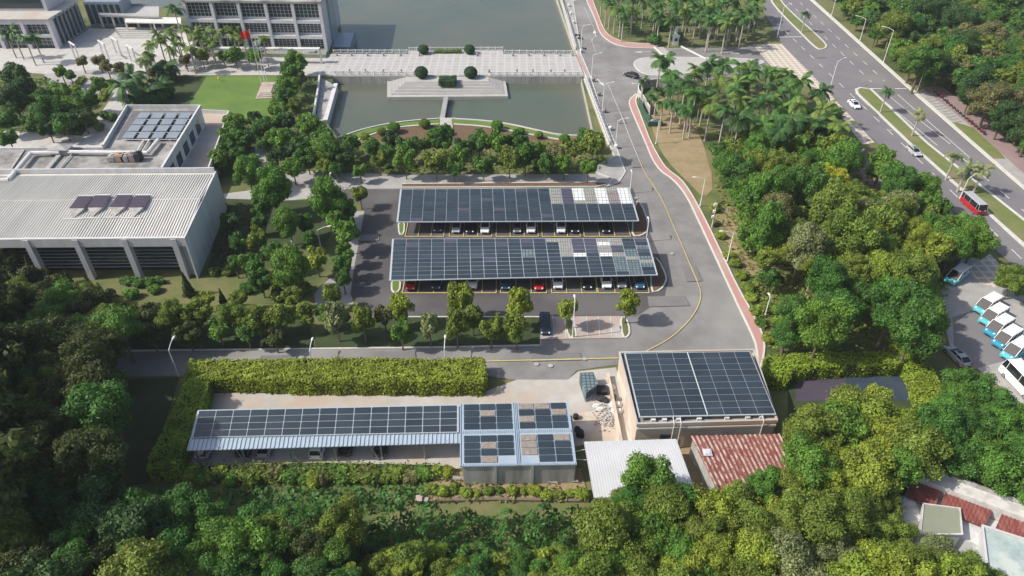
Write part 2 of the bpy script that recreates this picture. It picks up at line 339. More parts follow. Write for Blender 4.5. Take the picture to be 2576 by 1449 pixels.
# pavements with kerbs
RI = [(1461,-60),(1474,0),(1495,42),(1509,85),(1528,102),(1550,114),(1583,121),(1645,122)]
RO = [(1663,111),(1588,110),(1548,100),(1525,85),(1513,62),(1504,37),(1490,0),(1478,-60)]
slab('pavement', chaikin(RI, 1)+chaikin(RO, 1), 'red')
RI = [(1600,237),(1583,252),(1583,265),(1605,317),(1625,362),(1640,400),(1660,430),(1693,452),(1723,487),(1748,537),(1775,595),(1813,677),(1835,724),(1863,784),(1890,839),(1903,872),(1908,930)]
RO = [(1912,926),(1920,899),(1923,864),(1913,829),(1888,781),(1855,724),(1803,614),(1778,562),(1760,527),(1735,482),(1713,452),(1678,427),(1663,407),(1638,362),(1620,315),(1608,282),(1598,257),(1603,240)]
slab('pavement', chaikin(RI, 1)+chaikin(RO, 1), 'red')
slab('pavement', [(1424,-60),(1420,0),(1448,128),(1475,195),(1535,368),(1545,395),(1500,420),(1500,436),(1540,450),(1528,471),(1556,460),(1573,434),(1562,404),(1546,360),(1513,282),(1486,195),(1461,136),(1441,0),(1428,-60)], 'pave')
slab('traffic_island', [(1592,164),(1600,151),(1630,144),(1760,146),(1900,149),(1928,158),(1900,165),(1760,182),(1660,193),(1612,186)], 'palepave', curve=2)
slab('planting_strip', [(945,800),(1358,800),(1358,868),(1100,873),(792,876),(792,850),(860,818)], 'dark_shaded_green', kerb=False)
slab('planting_strip', [(280,800),(770,790),(786,850),(786,876),(644,878),(262,882)], 'dark_shaded_green', kerb=False)
struct('kerb', MB().ribbon(GP([(262,884),(644,880),(1100,874.5),(1358,869.5)]), .3, 0, .17).ribbon(GP([(945,798.5),(1359,798.5),(1359,869)]), .3, 0, .17), M['kerb'])
slab('tree_island', [(1418,800),(1440,800),(1450,845),(1445,852),(1430,850)], 'ground', curve=1)
slab('tree_island', [(1560,800),(1575,800),(1585,835),(1578,850),(1566,850)], 'ground', curve=1)
sheet('brick_lot', [(1360,799),(1560,797),(1568,852),(1358,856)], 'brick')
slab('tree_island', [(1592,560),(1600,505),(1614,516),(1630,560),(1629,582),(1614,594),(1590,596)], 'mulch', curve=1)
slab('tree_island', [(1636,738),(1640,650),(1655,652),(1676,695),(1675,712),(1660,732)], 'mulch', curve=1)
slab('tree_island', [(1002,558),(1018,558),(1016,592),(1004,592)], 'lawn', curve=1)
slab('tree_island', [(985,706),(1008,706),(1005,736),(986,738)], 'lawn', curve=1)
slab('planting_strip', [(1012,464),(1520,460),(1528,465),(1500,471),(1012,473)], 'mulch')
slab('median', chaikin([(1938,-30),(1936,0),(1967,37),(2010,80),(2048,118),(2062,126),(2077,122),(2078,112),(2042,78),(1995,37),(1960,0),(1950,-30)], 1, True), 'verge_grass', kw=.5)
slab('median', [(2156,236),(2154,226),(2164,222),(2190,226),(2332,362),(2576,556),(2700,650),(2700,720),(2576,618),(2288,362)], 'verge_grass', kw=.7)
slab('verge_kerb', [(2037,0),(2292,230),(2442,362),(2576,478),(2576,470),(2450,360),(2300,228),(2046,0)], 'kerb', kerb=False)
# painted markings
ln = MB(); yl = MB(); ZL = .145*.0+.15
def dashes(mb, a, b, w=.16, on=3., off=4.5, z=None):
    a = G(*a); b = G(*b); L = (b-a).length; d = (b-a)/L; t = 0
    while t < L:
        e = min(t+on, L); mb.ribbon([a+d*t, a+d*e], w, None, z or ZL); t += on+off
def lines(mb, pts, w=.15, z=None, c=0):
    mb.ribbon(GP(chaikin(pts, c) if c else pts), w, None, z or ZL)
ZL = _z[0]+.012
dashes(ln, (1975,80), (2570,655), .22, 3.2, 4.2)
dashes(ln, (1985,8), (2192,208), .22, 3.2, 4.2); dashes(ln, (2012,8), (2225,206), .22, 3.2, 4.2)
for a, b in (((2200,236),(2357,368)),((2228,238),(2390,365)),((2258,240),(2440,400))): lines(ln, [a, b], .2)
dashes(ln, (2380,392), (2640,620), .22, 3.2, 4.2); dashes(ln, (2420,400), (2640,590), .22, 3.2, 4.2)
for a, b, w in (((2186,225),(2218,225),.5),((2250,225),(2280,225),.5),((1960,95),(2018,94.5),.6),((1954,24),(1985,24),.4),((1954,32),(1985,32),.4),((1815,135),(1860,136),.5)): lines(ln, [a, b], w)
lines(ln, [(2168,222),(2082,222)], .01)
lines(ln, [(2150,225),(2290,366),(2420,480),(2560,612),(2660,700)], .15)
lines(ln, [(1470,20),(1500,85),(1485,110)], .1); lines(ln, [(1488,100),(1498,132)], .12)
yc = [(1530,215),(1562,290),(1590,362),(1608,405),(1620,435),(1643,467),(1670,512),(1690,562),(1713,614),(1738,674),(1757,718),(1764,742),(1758,770),(1738,804),(1703,839),(1673,861),(1625,886)]
lines(ln, yc[:4], .13); lines(yl, yc[3:], .15, c=2); lines(yl, [(1222,911),(1556,903)], .2)
def arrow(x, y, dx, dy):
    a = G(x, y); d = (G(x+dx, y+dy)-a); L = d.length; d /= L; n = Vector((-d.y, d.x, 0))
    ln.ribbon([a, a+d*L*.6], .25, None, ZL); e = a+d*L; q = a+d*L*.55
    ln.face([(q-n*.7).xy.to_3d()+Vector((0,0,ZL)), e.xy.to_3d()+Vector((0,0,ZL)), (q+n*.7).xy.to_3d()+Vector((0,0,ZL))][::-1] if 0 else [tuple((q-n*.7).xy)+(ZL,), tuple(e.xy)+(ZL,), tuple((q+n*.7).xy)+(ZL,)])
arrow(1500,95,-6,-17); arrow(1638,132,-45,1); arrow(1503,201,16,17)
def bays(x0, x1, n, yb, yt):
    gl = lambda x, y: G(x, y)
    b0, b1 = G(x0, yb), G(x1, yb)
    yl.ribbon([b0, b1], .2, None, ZL)
    for i in range(n+1):
        p = b0.lerp(b1, i/n); yl.ribbon([p, p+Vector((0, 5.2, 0))], .14, None, ZL+.003)
for x0, x1, n in ((1019,1116,3),(1130,1237,3),(1248,1354,3),(1364,1460,3),(1470,1586,3)): bays(x0, x1, n, 597, 560)
for x0, x1, n in ((1012,1130,3),(1141,1248,3),(1259,1375,3),(1388,1502,3),(1505,1633,3)): bays(x0, x1, n, 739, 700)
for x in (1360,1390,1420,1445,1475,1505,1535,1562): lines(ln, [(x,798),(x+4,852)], .1)
dm = MB()
for x, y in ((1350,918),(1385,922),(1455,700),(1530,180),(1690,640),(1600,500),(2100,170),(2240,330),(1470,905),(760,900),(950,650)): g = G(x, y); dm.prism([(g.x+.42*math.cos(a*.785), g.y+.42*math.sin(a*.785)) for a in range(8)], None, ZL+.006)
struct('drain_cover', dm, M['stone'])
pt = MB(); gp = random.Random(4)
for x, y, w_, h_ in ((1500,650,5,2),(1680,760,7,3),(1560,300,2.5,6),(1400,900,8,2),(1000,900,6,2.5),(1740,690,3,5),(1600,410,2.5,5),(930,600,4,2.5),(2060,140,3,5),(2200,280,2.5,6),(700,905,6,1.8)): g = G(x, y); pt.prism([(g.x-w_/2,g.y-h_/2),(g.x+w_/2,g.y-h_/2+.3),(g.x+w_/2-.4,g.y+h_/2),(g.x-w_/2+.2,g.y+h_/2-.2)], None, ZL-.006)
struct('road_patch', pt, M['roadpatch'])
struct('road_marking', ln, M['line']); struct('road_marking', yl, M['yline'])
# ------------------------------------------------------------------ foliage prototypes
def leaf_quads(pos, nor, size, rng, asp=1.5):
    n = len(pos); nor = nor/np.linalg.norm(nor, axis=1)[:, None]
    a = rng.normal(size=(n, 3)); u = np.cross(nor, a); u /= np.linalg.norm(u, axis=1)[:, None]+1e-9; w = np.cross(nor, u)
    s = size*(.55+.9*rng.random(n))[:, None]
    v = np.stack([pos-u*s*.5*asp, pos+w*s*.42, pos+u*s*.5*asp, pos-w*s*.42], 1).reshape(-1, 3)
    return v
def quad_mesh(name, v, extra=None):
    n = len(v)//4; me = bpy.data.meshes.new(name)
    me.vertices.add(len(v)); me.vertices.foreach_set('co', v.astype(np.float32).ravel())
    me.loops.add(n*4); me.loops.foreach_set('vertex_index', np.arange(n*4, dtype=np.int32))
    me.polygons.add(n); me.polygons.foreach_set('loop_start', np.arange(0, n*4, 4, dtype=np.int32)); me.polygons.foreach_set('loop_total', np.full(n, 4, dtype=np.int32))
    me.update(); me.validate(); return me
def crown_mesh(name, seed, lobes=16, count=5600, leaf=.085, flat=.8, spread=.7, lr=(.2, .36), loose=.14):
    rng = np.random.default_rng(seed); C = []
    for i in range(lobes):
        d = rng.normal(size=3); d /= np.linalg.norm(d); d[2] = d[2]*.9+.15
        C.append((d*spread*rng.uniform(.65, 1.1)*np.array([1, 1, flat]), rng.uniform(*lr)))
    C.append((np.array([0, 0, 0.]), .5))
    areas = np.array([r*r for _, r in C]); cnt = (count*1.6*areas/areas.sum()).astype(int); PP = []; NN = []
    for (c, r), k in zip(C, cnt):
        d = rng.normal(size=(k, 3)); d /= np.linalg.norm(d, axis=1)[:, None]
        p = c+d*r*(1+rng.normal(size=(k, 1))*loose-.05)*np.array([1, 1, .85]); ok = np.ones(k, bool)
        for c2, r2 in C:
            if c2 is not c: ok &= np.linalg.norm((p-c2)/np.array([1, 1, .85]), axis=1) > r2*.72
        PP.append(p[ok]); NN.append((d*.9+rng.normal(size=(k, 3))*.45+np.array([0, 0, .25]))[ok])
    p = np.concatenate(PP); n = np.concatenate(NN)
    return quad_mesh(name, leaf_quads(p, n, leaf, rng))
def cone_mesh(name, seed, count=3500):
    rng = np.random.default_rng(seed); t = rng.random(count)**.7; z = 1-t; lay = (z*9) % 1
    r = t*(.75+.35*(1-lay))*(.85+.3*rng.random(count)); a = rng.random(count)*6.283; r *= 1+.15*np.sin(a*5+z*20)
    p = np.stack([r*np.cos(a)*.42, r*np.sin(a)*.42, z*2-1], 1); n = np.stack([np.cos(a), np.sin(a), np.full(count, .5)], 1)+rng.normal(size=(count, 3))*.4
    return quad_mesh(name, leaf_quads(p, n, .09, rng))
def sparse_mesh(name, seed):
    return crown_mesh(name, seed, 28, 2000, .065, 1.0, .78, (.14, .26), .3)
def palm_mesh(name, seed, fr=17, L=1.0, dense=13):
    rng = np.random.default_rng(seed); V = []
    for i in range(fr):
        a = 6.283*i/fr+rng.uniform(-.2, .2); el = rng.uniform(-.1, 1.25); ca, sa = math.cos(a), math.sin(a); pts = []
        x = z = 0; ang = el; st = L/dense
        for k in range(dense+1):
            pts.append((x, z)); x += math.cos(ang)*st; z += math.sin(ang)*st; ang -= (.07+.05*(1.2-el*.5))
        for k in range(1, dense):
            (x0, z0), (x1, z1) = pts[k], pts[k+1]; ll = .24*L*math.sin(math.pi*(k+1.5)/(dense+2))**.7
            for s in (-1, 1):
                o0 = np.array([x0*ca, x0*sa, z0]); o1 = np.array([x1*ca, x1*sa, z1]); sd = np.array([-sa*s, ca*s, 0])
                tip = (o1+(o1-o0)*.9)+sd*ll+np.array([0, 0, -ll*.5]); V += [o0, o1, tip, tip+(o0-o1)*.7]
    for i in range(3):
        pass
    return quad_mesh(name, np.array(V))
CROWN = [crown_mesh('crown', i+3, random.Random(i).randint(22, 34), flat=[.8,.9,1.1,.95,1.2,.85,1.0,1.1][i], spread=[.7,.76,.7,.78,.68,.8,.74,.7][i]) for i in range(8)]
FINE = [crown_mesh('crown', i+33, 30+i*3, 13000, .056, [.85,1.0,1.15,.9][i], [.74,.8,.72,.84][i], (.17,.33), .2) for i in range(4)]
SPARSE = [sparse_mesh('crown', 40+i) for i in range(3)]
CONE = [cone_mesh('crown', 60+i) for i in range(2)]
PALM = [palm_mesh('crown', 80+i, 15+i) for i in range(4)]
DATE = [palm_mesh('crown', 90+i, 46, 1.0, 16) for i in range(2)]
TUFT = [crown_mesh('foliage', 100+i, 8, 1500, .16, .7, .5, (.35, .5)) for i in range(3)]
BALL = crown_mesh('foliage', 120, 1, 2600, .1, 1, 0, (.5, .5), .02)
def bmat(nm, base, painted):
    m = mat(nm, base, tuple(c*.65 for c in base), 5, .9); t = m.node_tree; N = t.nodes; L = t.links; b = N['Principled BSDF']; src = b.inputs['Base Color'].links[0].from_socket
    tc = N.new('ShaderNodeTexCoord'); sx = N.new('ShaderNodeSeparateXYZ'); L.new(tc.outputs['Object'], sx.inputs[0]); lt = N.new('ShaderNodeMath'); lt.operation = 'LESS_THAN'; lt.inputs[1].default_value = .24 if painted else -1
    L.new(sx.outputs[2], lt.inputs[0]); x = N.new('ShaderNodeMix'); x.data_type = 'RGBA'; L.new(lt.outputs[0], x.inputs[0]); L.new(src, x.inputs[6]); x.inputs[7].default_value = (.75, .74, .70, 1); L.new(x.outputs[2], b.inputs['Base Color']); return m
M['bark'] = bmat('bark', (.16, .125, .09), False); M['bark_white'] = bmat('bark_white', (.17, .14, .10), True)
def trunk_mesh(seed):      # unit height, limbs spread towards a crown of radius ~1 at height 1
    r = random.Random(seed); m = MB(); x, y = r.uniform(-.05, .05), r.uniform(-.05, .05)
    m.tube((0, 0, 0), (x*.5, y*.5, .35), .055, .042, 7); m.tube((x*.5, y*.5, .35), (x, y, .6), .042, .034, 7)
    for i in range(5):
        a = 6.283*i/5+r.uniform(-.3, .3); rr = r.uniform(.25, .5); e = Vector((x+rr*math.cos(a), y+rr*math.sin(a), r.uniform(.85, 1.1)))
        m.tube((x, y, .58), e, .028, .012, 5); m.tube(e, e+Vector((math.cos(a+.6)*.2, math.sin(a+.6)*.2, .15)), .012, .004, 4)
    return m.mesh('trunk')
def branch_mesh(seed):
    r = random.Random(seed); m = MB()
    def grow(p, d, L, rad, lv):
        e = p+d*L; m.tube(p, e, rad, rad*.62, 5, False)
        if lv == 0: return
        for k in range(3):
            a = Vector((r.uniform(-1,1), r.uniform(-1,1), r.uniform(-.1,1))).normalized(); grow(e, (d*.6+a*.75).normalized(), L*r.uniform(.6,.8), rad*.6, lv-1)
    grow(Vector((0,0,0)), Vector((r.uniform(-.1,.1), r.uniform(-.1,.1), 1)).normalized(), .42, .05, 4); return m.mesh('trunk')
BRANCH = [branch_mesh(70+i) for i in range(3)]
TRUNK = [trunk_mesh(i) for i in range(4)]
pm = MB(); pm.tube((0,0,0),(0,0,.08),.032,.026,8); pm.tube((0,0,.08),(.005,0,.5),.026,.024,8); pm.tube((.005,0,.5),(0,.004,1),.024,.014,8); PTRUNK = pm.mesh('trunk')
for me in TRUNK+BRANCH: me.materials.append(M['bark'])
PTRUNK.materials.append(M['ptrunk'])
for me in CROWN+FINE+SPARSE+CONE+PALM+DATE+TUFT+[BALL]: me.materials.append(M['l_gr'])
rnd = random.Random(7)
REG = []        # (object, base label, pixel x, pixel y)
MERGE = []; PEND = []
CN = {'dk': 'dark green', 'gr': 'deep green', 'mid': 'mid green', 'ol': 'olive green', 'li': 'yellow-green', 'ye': 'golden yellow', 'ru': 'brownish', 'pale': 'pale grey-green', 'shade': 'dark olive', 'palm': 'green', 'palmo': 'yellowish', 'topi': 'dark green', 'hedge': 'lime green'}
def addmesh(name, me, parent, loc, scl, rz, m):
    o = bpy.data.objects.new(name, me); COL.objects.link(o); o.parent = parent; o.location = loc; o.scale = scl; o.rotation_euler = (0, 0, rz)
    if m is not None: setmat(o, m)
    return o
def tree(px, py, r, col, where, kind='round', zc=None, base=None, group=None, painted=False, tall=1.0, final=False):
    """px,py: crown centre in the frame; r crown radius in metres"""
    if kind == 'palm':
        zc = zc or rnd.uniform(6.5, 8.5); nm, lb, cat = 'palm_tree', 'palm', 'palm tree'
    elif kind == 'date':
        zc = zc or 4.0; nm, lb, cat = 'palm_tree', 'bushy date palm', 'palm tree'
    elif kind == 'cone': zc = zc or r*1.6; nm, lb, cat = 'conifer_tree', 'pointed conifer', 'tree'
    else:
        zc = zc or r*.95*tall+1.6; nm, lb, cat = 'broadleaf_tree', 'tree', 'tree'
    if kind in ('round', 'sparse') and not final: PEND.append((px, py, r, col, where, kind, zc, painted, tall)); return
    g = G(px, py, zc); t = thing(nm, '', cat, (g.x, g.y, 0), 0, group or 'trees '+where)
    rz = rnd.uniform(0, 6.28); cm = M['l_'+col]
    if kind == 'palm':
        addmesh('trunk', PTRUNK, t, (0,0,0), (8,8,zc), rz, None); k = rnd.uniform(.8,1.25); o = addmesh('crown', rnd.choice(PALM), t, (0,0,zc-.1), (r,r,r*k), rz, cm); o.rotation_euler[0] = rnd.uniform(-.2,.2)
    elif kind == 'date':
        addmesh('trunk', PTRUNK, t, (0,0,0), (11,11,zc), rz, None); addmesh('crown', rnd.choice(DATE), t, (0,0,zc), (r,r,r), rz, cm)
    elif kind == 'cone':
        addmesh('trunk', PTRUNK, t, (0,0,0), (5,5,zc), rz, M['bark']); addmesh('crown', rnd.choice(CONE), t, (0,0,zc), (r*1.3,r*1.3,r*1.4), rz, cm)
    else:
        me = rnd.choice(SPARSE if kind == 'sparse' else (FINE if r*scale(g) > 38 else CROWN)); k = rnd.uniform(.92, 1.1)
        if kind == 'sparse': addmesh('trunk', rnd.choice(BRANCH), t, (0,0,0), (r*1.05,r*1.05,zc*.95), rz, M['bark_pale'])
        else: addmesh('trunk', rnd.choice(TRUNK), t, (0,0,0), (r*1.3,r*1.3,zc*1.0), rz, M['bark_white'] if painted else None)
        addmesh('crown', me, t, (0,0,zc), (r*k,r/k,r*tall*rnd.uniform(.88,1.15)), rz, cm).rotation_euler[0] = rnd.uniform(-.2,.2)
    size = 'small ' if r < 1.8 and kind == 'round' else ('large ' if r > 3.9 and kind == 'round' else '')
    if kind == 'sparse': size = 'thin-leaved '
    REG.append((t, size+CN[col]+' '+lb+' '+where, px, py)); return t
def T(lst, where, **k):
    for e in lst:
        px, py, rp, c = e[:4]; kw = dict(k)
        if len(e) > 4: kw['kind'] = e[4]
        r = rp*1.12/scale(G(px, py, 3)); tree(px, py, r, c, where, **kw)
def inpoly(x, y, poly):
    c = False; j = len(poly)-1
    for i in range(len(poly)):
        xi, yi = poly[i]; xj, yj = poly[j]
        if (yi > y) != (yj > y) and x < (xj-xi)*(y-yi)/(yj-yi)+xi: c = not c
        j = i
    return c
def forest(poly, cols, rr, where, sep=1.15, zk=(1.0, 2.2), kinds=('round',), seed=1, maxn=140, cover=None, tall=1.0, avoid=()):
    g = random.Random(seed); pts = []; xs = [p[0] for p in poly]; ys = [p[1] for p in poly]; tries = 0
    while tries < 6000 and len(pts) < maxn:
        tries += 1; x = g.uniform(min(xs), max(xs)); y = g.uniform(min(ys), max(ys))
        if g.random() > (900/max(300, y+500))*0+1: continue
        if not inpoly(x, y, poly) or any(inpoly(x, y, a) for a in avoid): continue
        r = g.uniform(*rr); zc = r*.9+g.uniform(*zk); w = G(x, y, zc)
        if all((w.xy-q[0].xy).length > sep*.5*(r+q[1]) for q in pts): pts.append((w, r, x, y, zc))
    for w, r, x, y, zc in pts:
        c = cols(x, y, g) if callable(cols) else g.choice(cols); tree(x, y, r, c, where, g.choice(kinds), zc=zc, tall=tall)
# ------------------------------------------------------------------ trees
wG = 'in the garden left of the lawn'
T([(30,250,34,'dk'),(38,190,32,'dk'),(8,300,30,'gr'),(150,232,26,'mid'),(108,250,24,'gr'),(130,282,36,'gr'),(180,270,30,'mid'),(215,246,26,'gr'),(95,300,24,'mid'),(160,312,28,'gr'),(208,296,26,'dk'),(120,322,22,'dk'),(248,214,20,'mid'),(62,222,26,'dk'),(20,345,22,'gr')], wG)
T([(205,155,15,'ru','sparse'),(248,152,17,'ru','sparse'),(268,168,16,'ru','sparse'),(300,172,14,'ru','sparse'),(152,178,16,'mid'),(176,190,14,'gr')], wG)
T([(505,135,20,'ol'),(465,150,16,'ru','sparse'),(590,140,20,'mid'),(640,142,20,'mid'),(560,140,14,'gr'),(380,185,12,'ru','sparse')], 'in planters on the pale plaza')
T([(745,150,28,'mid'),(738,180,30,'gr'),(725,212,28,'mid'),(715,245,26,'gr'),(700,275,24,'mid'),(740,265,18,'ol'),(690,305,24,'gr'),(660,325,24,'gr'),(640,300,20,'dk'),(722,305,22,'dk'),(752,200,18,'ru','sparse'),(700,240,16,'pale','sparse')], 'in the row between the lawn and the pool')
T([(595,312,26,'mid'),(578,340,26,'mid'),(564,370,26,'gr'),(556,400,24,'mid'),(612,350,22,'gr'),(622,432,38,'mid'),(545,402,20,'gr'),(600,385,20,'gr')], 'beside the terrace of the flat roofed building')
T([(782,318,30,'mid'),(806,345,32,'gr'),(822,376,36,'mid'),(765,362,28,'gr'),(705,352,28,'mid'),(665,360,22,'gr'),(772,398,26,'gr'),(722,378,24,'dk'),(880,362,24,'gr'),(862,392,28,'dk'),(736,422,28,'mid'),(818,412,22,'ol'),(690,400,20,'dk'),(845,425,20,'gr'),(905,428,18,'mid')], 'below the left end of the pool')
T([(940,372,20,'gr'),(952,402,20,'ol'),(1018,402,28,'mid'),(1025,366,26,'gr'),(1066,364,18,'gr'),(1095,404,28,'ol'),(1112,350,28,'gr'),(1155,394,24,'mid'),(1166,370,24,'dk'),(1216,412,24,'gr'),(1205,358,28,'gr'),(1250,360,28,'mid'),(1282,400,28,'ol'),(1300,358,24,'gr'),(1322,396,28,'gr'),(1350,388,24,'mid'),(1372,412,22,'gr'),(1400,390,24,'ru'),(1420,414,20,'mid'),(1446,372,22,'ol'),(1480,420,22,'mid'),(1492,362,30,'ol'),(1468,346,20,'gr'),(980,352,18,'dk'),(1142,424,18,'gr'),(975,385,20,'gr')], 'between pool and rear solar canopy', painted=True, tall=1.2)
T([(685,478,44,'mid'),(724,562,34,'mid'),(642,600,28,'ol'),(826,508,42,'mid'),(878,528,22,'gr'),(872,590,30,'mid'),(905,488,20,'ol'),(735,678,48,'mid'),(795,650,28,'li'),(692,640,28,'gr'),(640,664,26,'gr'),(612,662,20,'mid'),(862,668,22,'gr'),(590,664,18,'gr'),(655,705,26,'gr'),(700,705,24,'ol'),(875,560,18,'gr'),(868,635,20,'mid'),(845,560,26,'mid'),(862,700,22,'gr'),(835,740,26,'ol'),(780,600,18,'gr'),(650,555,20,'gr'),(600,610,22,'gr'),(770,560,20,'gr'),(820,790,24,'mid'),(655,520,22,'gr'),(580,560,24,'dk')], 'in the garden left of the car park', painted=True, tall=1.2)
T([(843,802,32,'pale','sparse'),(912,808,28,'ol'),(1012,776,26,'li'),(1008,830,26,'mid'),(1080,822,26,'pale','sparse'),(1158,750,32,'li'),(1148,818,30,'ol'),(1235,824,28,'ol'),(1304,768,32,'li'),(1300,826,28,'ol'),(1427,778,25,'li'),(1578,764,25,'li'),(965,790,22,'ru','sparse'),(1190,800,22,'ol')], 'in the row before the front solar canopy', painted=True, tall=1.55)
T([(765,790,30,'ol'),(705,798,34,'ol'),(645,806,34,'ol'),(592,795,36,'ol'),(548,828,30,'mid'),(492,786,34,'ol'),(435,800,38,'ol'),(385,790,34,'shade'),(330,800,34,'ol'),(280,790,36,'ol'),(620,840,24,'gr'),(690,850,24,'shade'),(470,840,30,'shade'),(380,845,28,'shade'),(740,745,24,'ol'),(600,750,24,'ol'),(520,750,20,'li')], 'in the dense belt beside the campus road', painted=True)
T([(467,712,22,'shade','cone'),(558,748,18,'shade','cone'),(30,690,26,'shade','cone'),(80,680,28,'shade','cone'),(130,700,26,'shade','cone'),(178,715,28,'shade','cone'),(225,720,24,'shade','cone'),(255,735,20,'shade','cone'),(0,720,26,'shade','cone')], 'in front of the columned facade')
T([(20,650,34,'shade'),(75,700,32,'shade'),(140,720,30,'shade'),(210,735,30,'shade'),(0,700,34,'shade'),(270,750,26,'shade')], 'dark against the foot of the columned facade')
forest([(-60,730),(120,745),(290,765),(300,820),(270,870),(-60,860)], ['ol','shade','shade','mid'], (2.6,3.8), 'in the belt at the left edge', seed=3, zk=(2,4))
forest([(-60,880),(170,840),(285,890),(270,940),(235,1180),(-60,1200)], ['shade','shade','ol','shade','shade','gr'], (3.0,4.4), 'in the tall wood left of the dark lawn', seed=4, zk=(5,8), sep=1.1)
forest([(-330,700),(-70,700),(-70,1300),(-330,1300)], ['shade'], (5,6), 'beyond the left edge', seed=5, zk=(9,11), maxn=14)
forest([(-60,1235),(240,1250),(330,1300),(370,1480),(-60,1480)], ['shade','dk','shade','ol','gr'], (3.0,4.2), 'in the bottom left wood', seed=6, zk=(4,7), sep=1.15)
T([(360,1320,78,'gr'),(150,1300,70,'gr'),(250,1360,70,'shade'),(480,1300,64,'gr'),(540,1370,60,'mid'),(420,1410,64,'gr'),(640,1390,70,'mid'),(650,1320,52,'gr'),(760,1320,50,'gr'),(110,1250,60,'gr'),(590,1440,60,'gr'),(800,1380,44,'shade'),(330,1420,60,'shade')], 'with a full rounded crown in the lower left', zc=6.5)
forest([(700,1330),(860,1300),(860,1480),(700,1480)], ['gr','mid','shade','ol'], (2.0,3.0), 'left of the bottom bush mass', seed=9, zk=(3,6), sep=1.3)
forest([(860,1400),(1420,1410),(1420,1490),(700,1490)], ['ol','gr','li','ol'], (1.6,2.6), 'along the bottom edge', seed=10, zk=(1,3), sep=1.15)
T([(268,1485,24,'li'),(700,1445,26,'li'),(880,1440,22,'li'),(1010,1430,24,'li'),(1045,1425,20,'li')], 'at the bottom edge, bright against the hedge', zc=6)
forest([(1500,1320),(1560,1260),(1780,1270),(1990,1270),(2230,1290),(2280,1380),(2400,1400),(2480,1480),(1420,1490),(1460,1430)], lambda x, y, g: g.choice(['ol','ol','mid','li','ol']) if x < 1900 else g.choice(['ol','pale','li','ol','ol']), (2.2,3.8), 'in the bottom right wood', seed=11, zk=(3,6), sep=1.0, maxn=90, kinds=('round','round','round','round','sparse'))
T([(1640,1222,66,'mid'),(1585,1262,40,'gr'),(1560,1310,40,'ol'),(1700,1270,44,'gr'),(1860,1250,40,'ol'),(1920,1225,44,'mid'),(1980,1215,40,'ol')], 'hiding the lower edge of the shed roofs', zc=7)
forest([(2010,1090),(2060,1060),(2160,1050),(2280,1060),(2330,1120),(2250,1190),(2100,1230),(2030,1180)], ['li','ol','li','ol','mid'], (2.8,4.2), 'in the big clump right of the rusty roof', seed=12, zk=(3,5), sep=.95)
T([(2040,1080,56,'li'),(2130,1040,60,'ol'),(2190,1040,56,'li'),(2010,1120,46,'ol')], 'with a wide bright crown below the dark courts', zc=6)
forest([(2400,970),(2440,960),(2500,1000),(2600,1080),(2640,1270),(2560,1230),(2400,1150),(2350,1100)], ['mid','gr','ol','gr'], (2.4,3.8), 'above the long white roof', seed=13, zk=(3,5), sep=1.0)
forest([(1830,385),(1880,345),(2000,340),(2100,330),(2130,410),(2040,480),(1960,500),(1870,480),(1830,440)], ['gr','mid','ol','mid'], (2.4,4.4), 'in the wood by the palms', seed=14, sep=1.3, zk=(1.5,5), tall=1.2)
forest([(1870,500),(1960,500),(2060,480),(2150,470),(2260,520),(2230,620),(2100,640),(1970,610),(1920,590),(1880,540)], lambda x, y, g: g.choice(['ol','ol','ru','gr','ol','pale'] if x > 1950 else ['gr','mid','gr']), (2.2,4.6), 'in the middle of the right wood', seed=15, sep=1.32, zk=(1.5,6), tall=1.2, kinds=('round','round','round','sparse'))
forest([(2190,390),(2240,400),(2380,530),(2450,580),(2460,620),(2400,630),(2330,570),(2250,480)], ['gr','mid','mid','ol'], (2.3,3.4), 'along the left kerb of the avenue', seed=16, sep=1.2, zk=(1.5,4), tall=1.1)
forest([(2100,590),(2260,560),(2360,630),(2370,660),(2330,700),(2260,700),(2130,690)], ['li','ol','ol','ye','li'], (2.4,3.8), 'above the first teal van', seed=17, sep=1.15, zk=(1.5,5), tall=1.2)
forest([(1975,720),(2040,700),(2120,670),(2240,700),(2310,720),(2350,800),(2310,850),(2230,830),(2100,830),(1990,830),(1965,790)], lambda x, y, g: g.choice(['gr','mid','gr'] if x > 2080 else ['ol','gr','gr','mid']), (2.4,4.4), 'between the red pavement and the van yard', seed=18, sep=1.35, zk=(1.5,6), tall=1.15, avoid=([(1890,640),(2070,640),(2080,790),(1900,780)],[(2100,800),(2250,780),(2260,870),(2100,880)]))
T([(1960,640,34,'li','sparse'),(2008,655,30,'pale','sparse'),(2050,668,34,'li','sparse'),(2085,640,30,'ol','sparse'),(1925,655,24,'ol','sparse'),(2000,600,30,'ol','sparse')], 'with bare limbs in the right wood', zc=6)
T([(2105,432,18,'ye'),(2118,442,16,'ye'),(2080,425,14,'ye'),(2250,560,16,'ye'),(2330,595,18,'ye'),(2190,600,16,'li'),(2080,600,22,'li'),(2058,640,24,'li')], 'with bright new leaves in the right wood', zc=7)
T([(1905,555,38,'gr'),(1880,490,38,'mid'),(1890,600,30,'mid'),(1830,420,36,'gr'),(1815,385,28,'gr'),(1980,845,36,'gr'),(1935,700,26,'gr'),(2550,705,36,'ol'),(2600,720,30,'ol')], 'at the edge of the right wood')
FR = lambda x, y, g: g.choice(['gr','gr','mid','dk','ol'] if x < 2350 else ['dk','gr','gr','ru','ol'])
forest([(2100,-30),(2180,40),(2230,95),(2300,170),(2380,205),(2460,255),(2560,330),(2680,400),(2700,-40)], FR, (3.4,5.2), 'in the wood across the avenue', seed=20, sep=1.0, zk=(1.5,4), maxn=120)
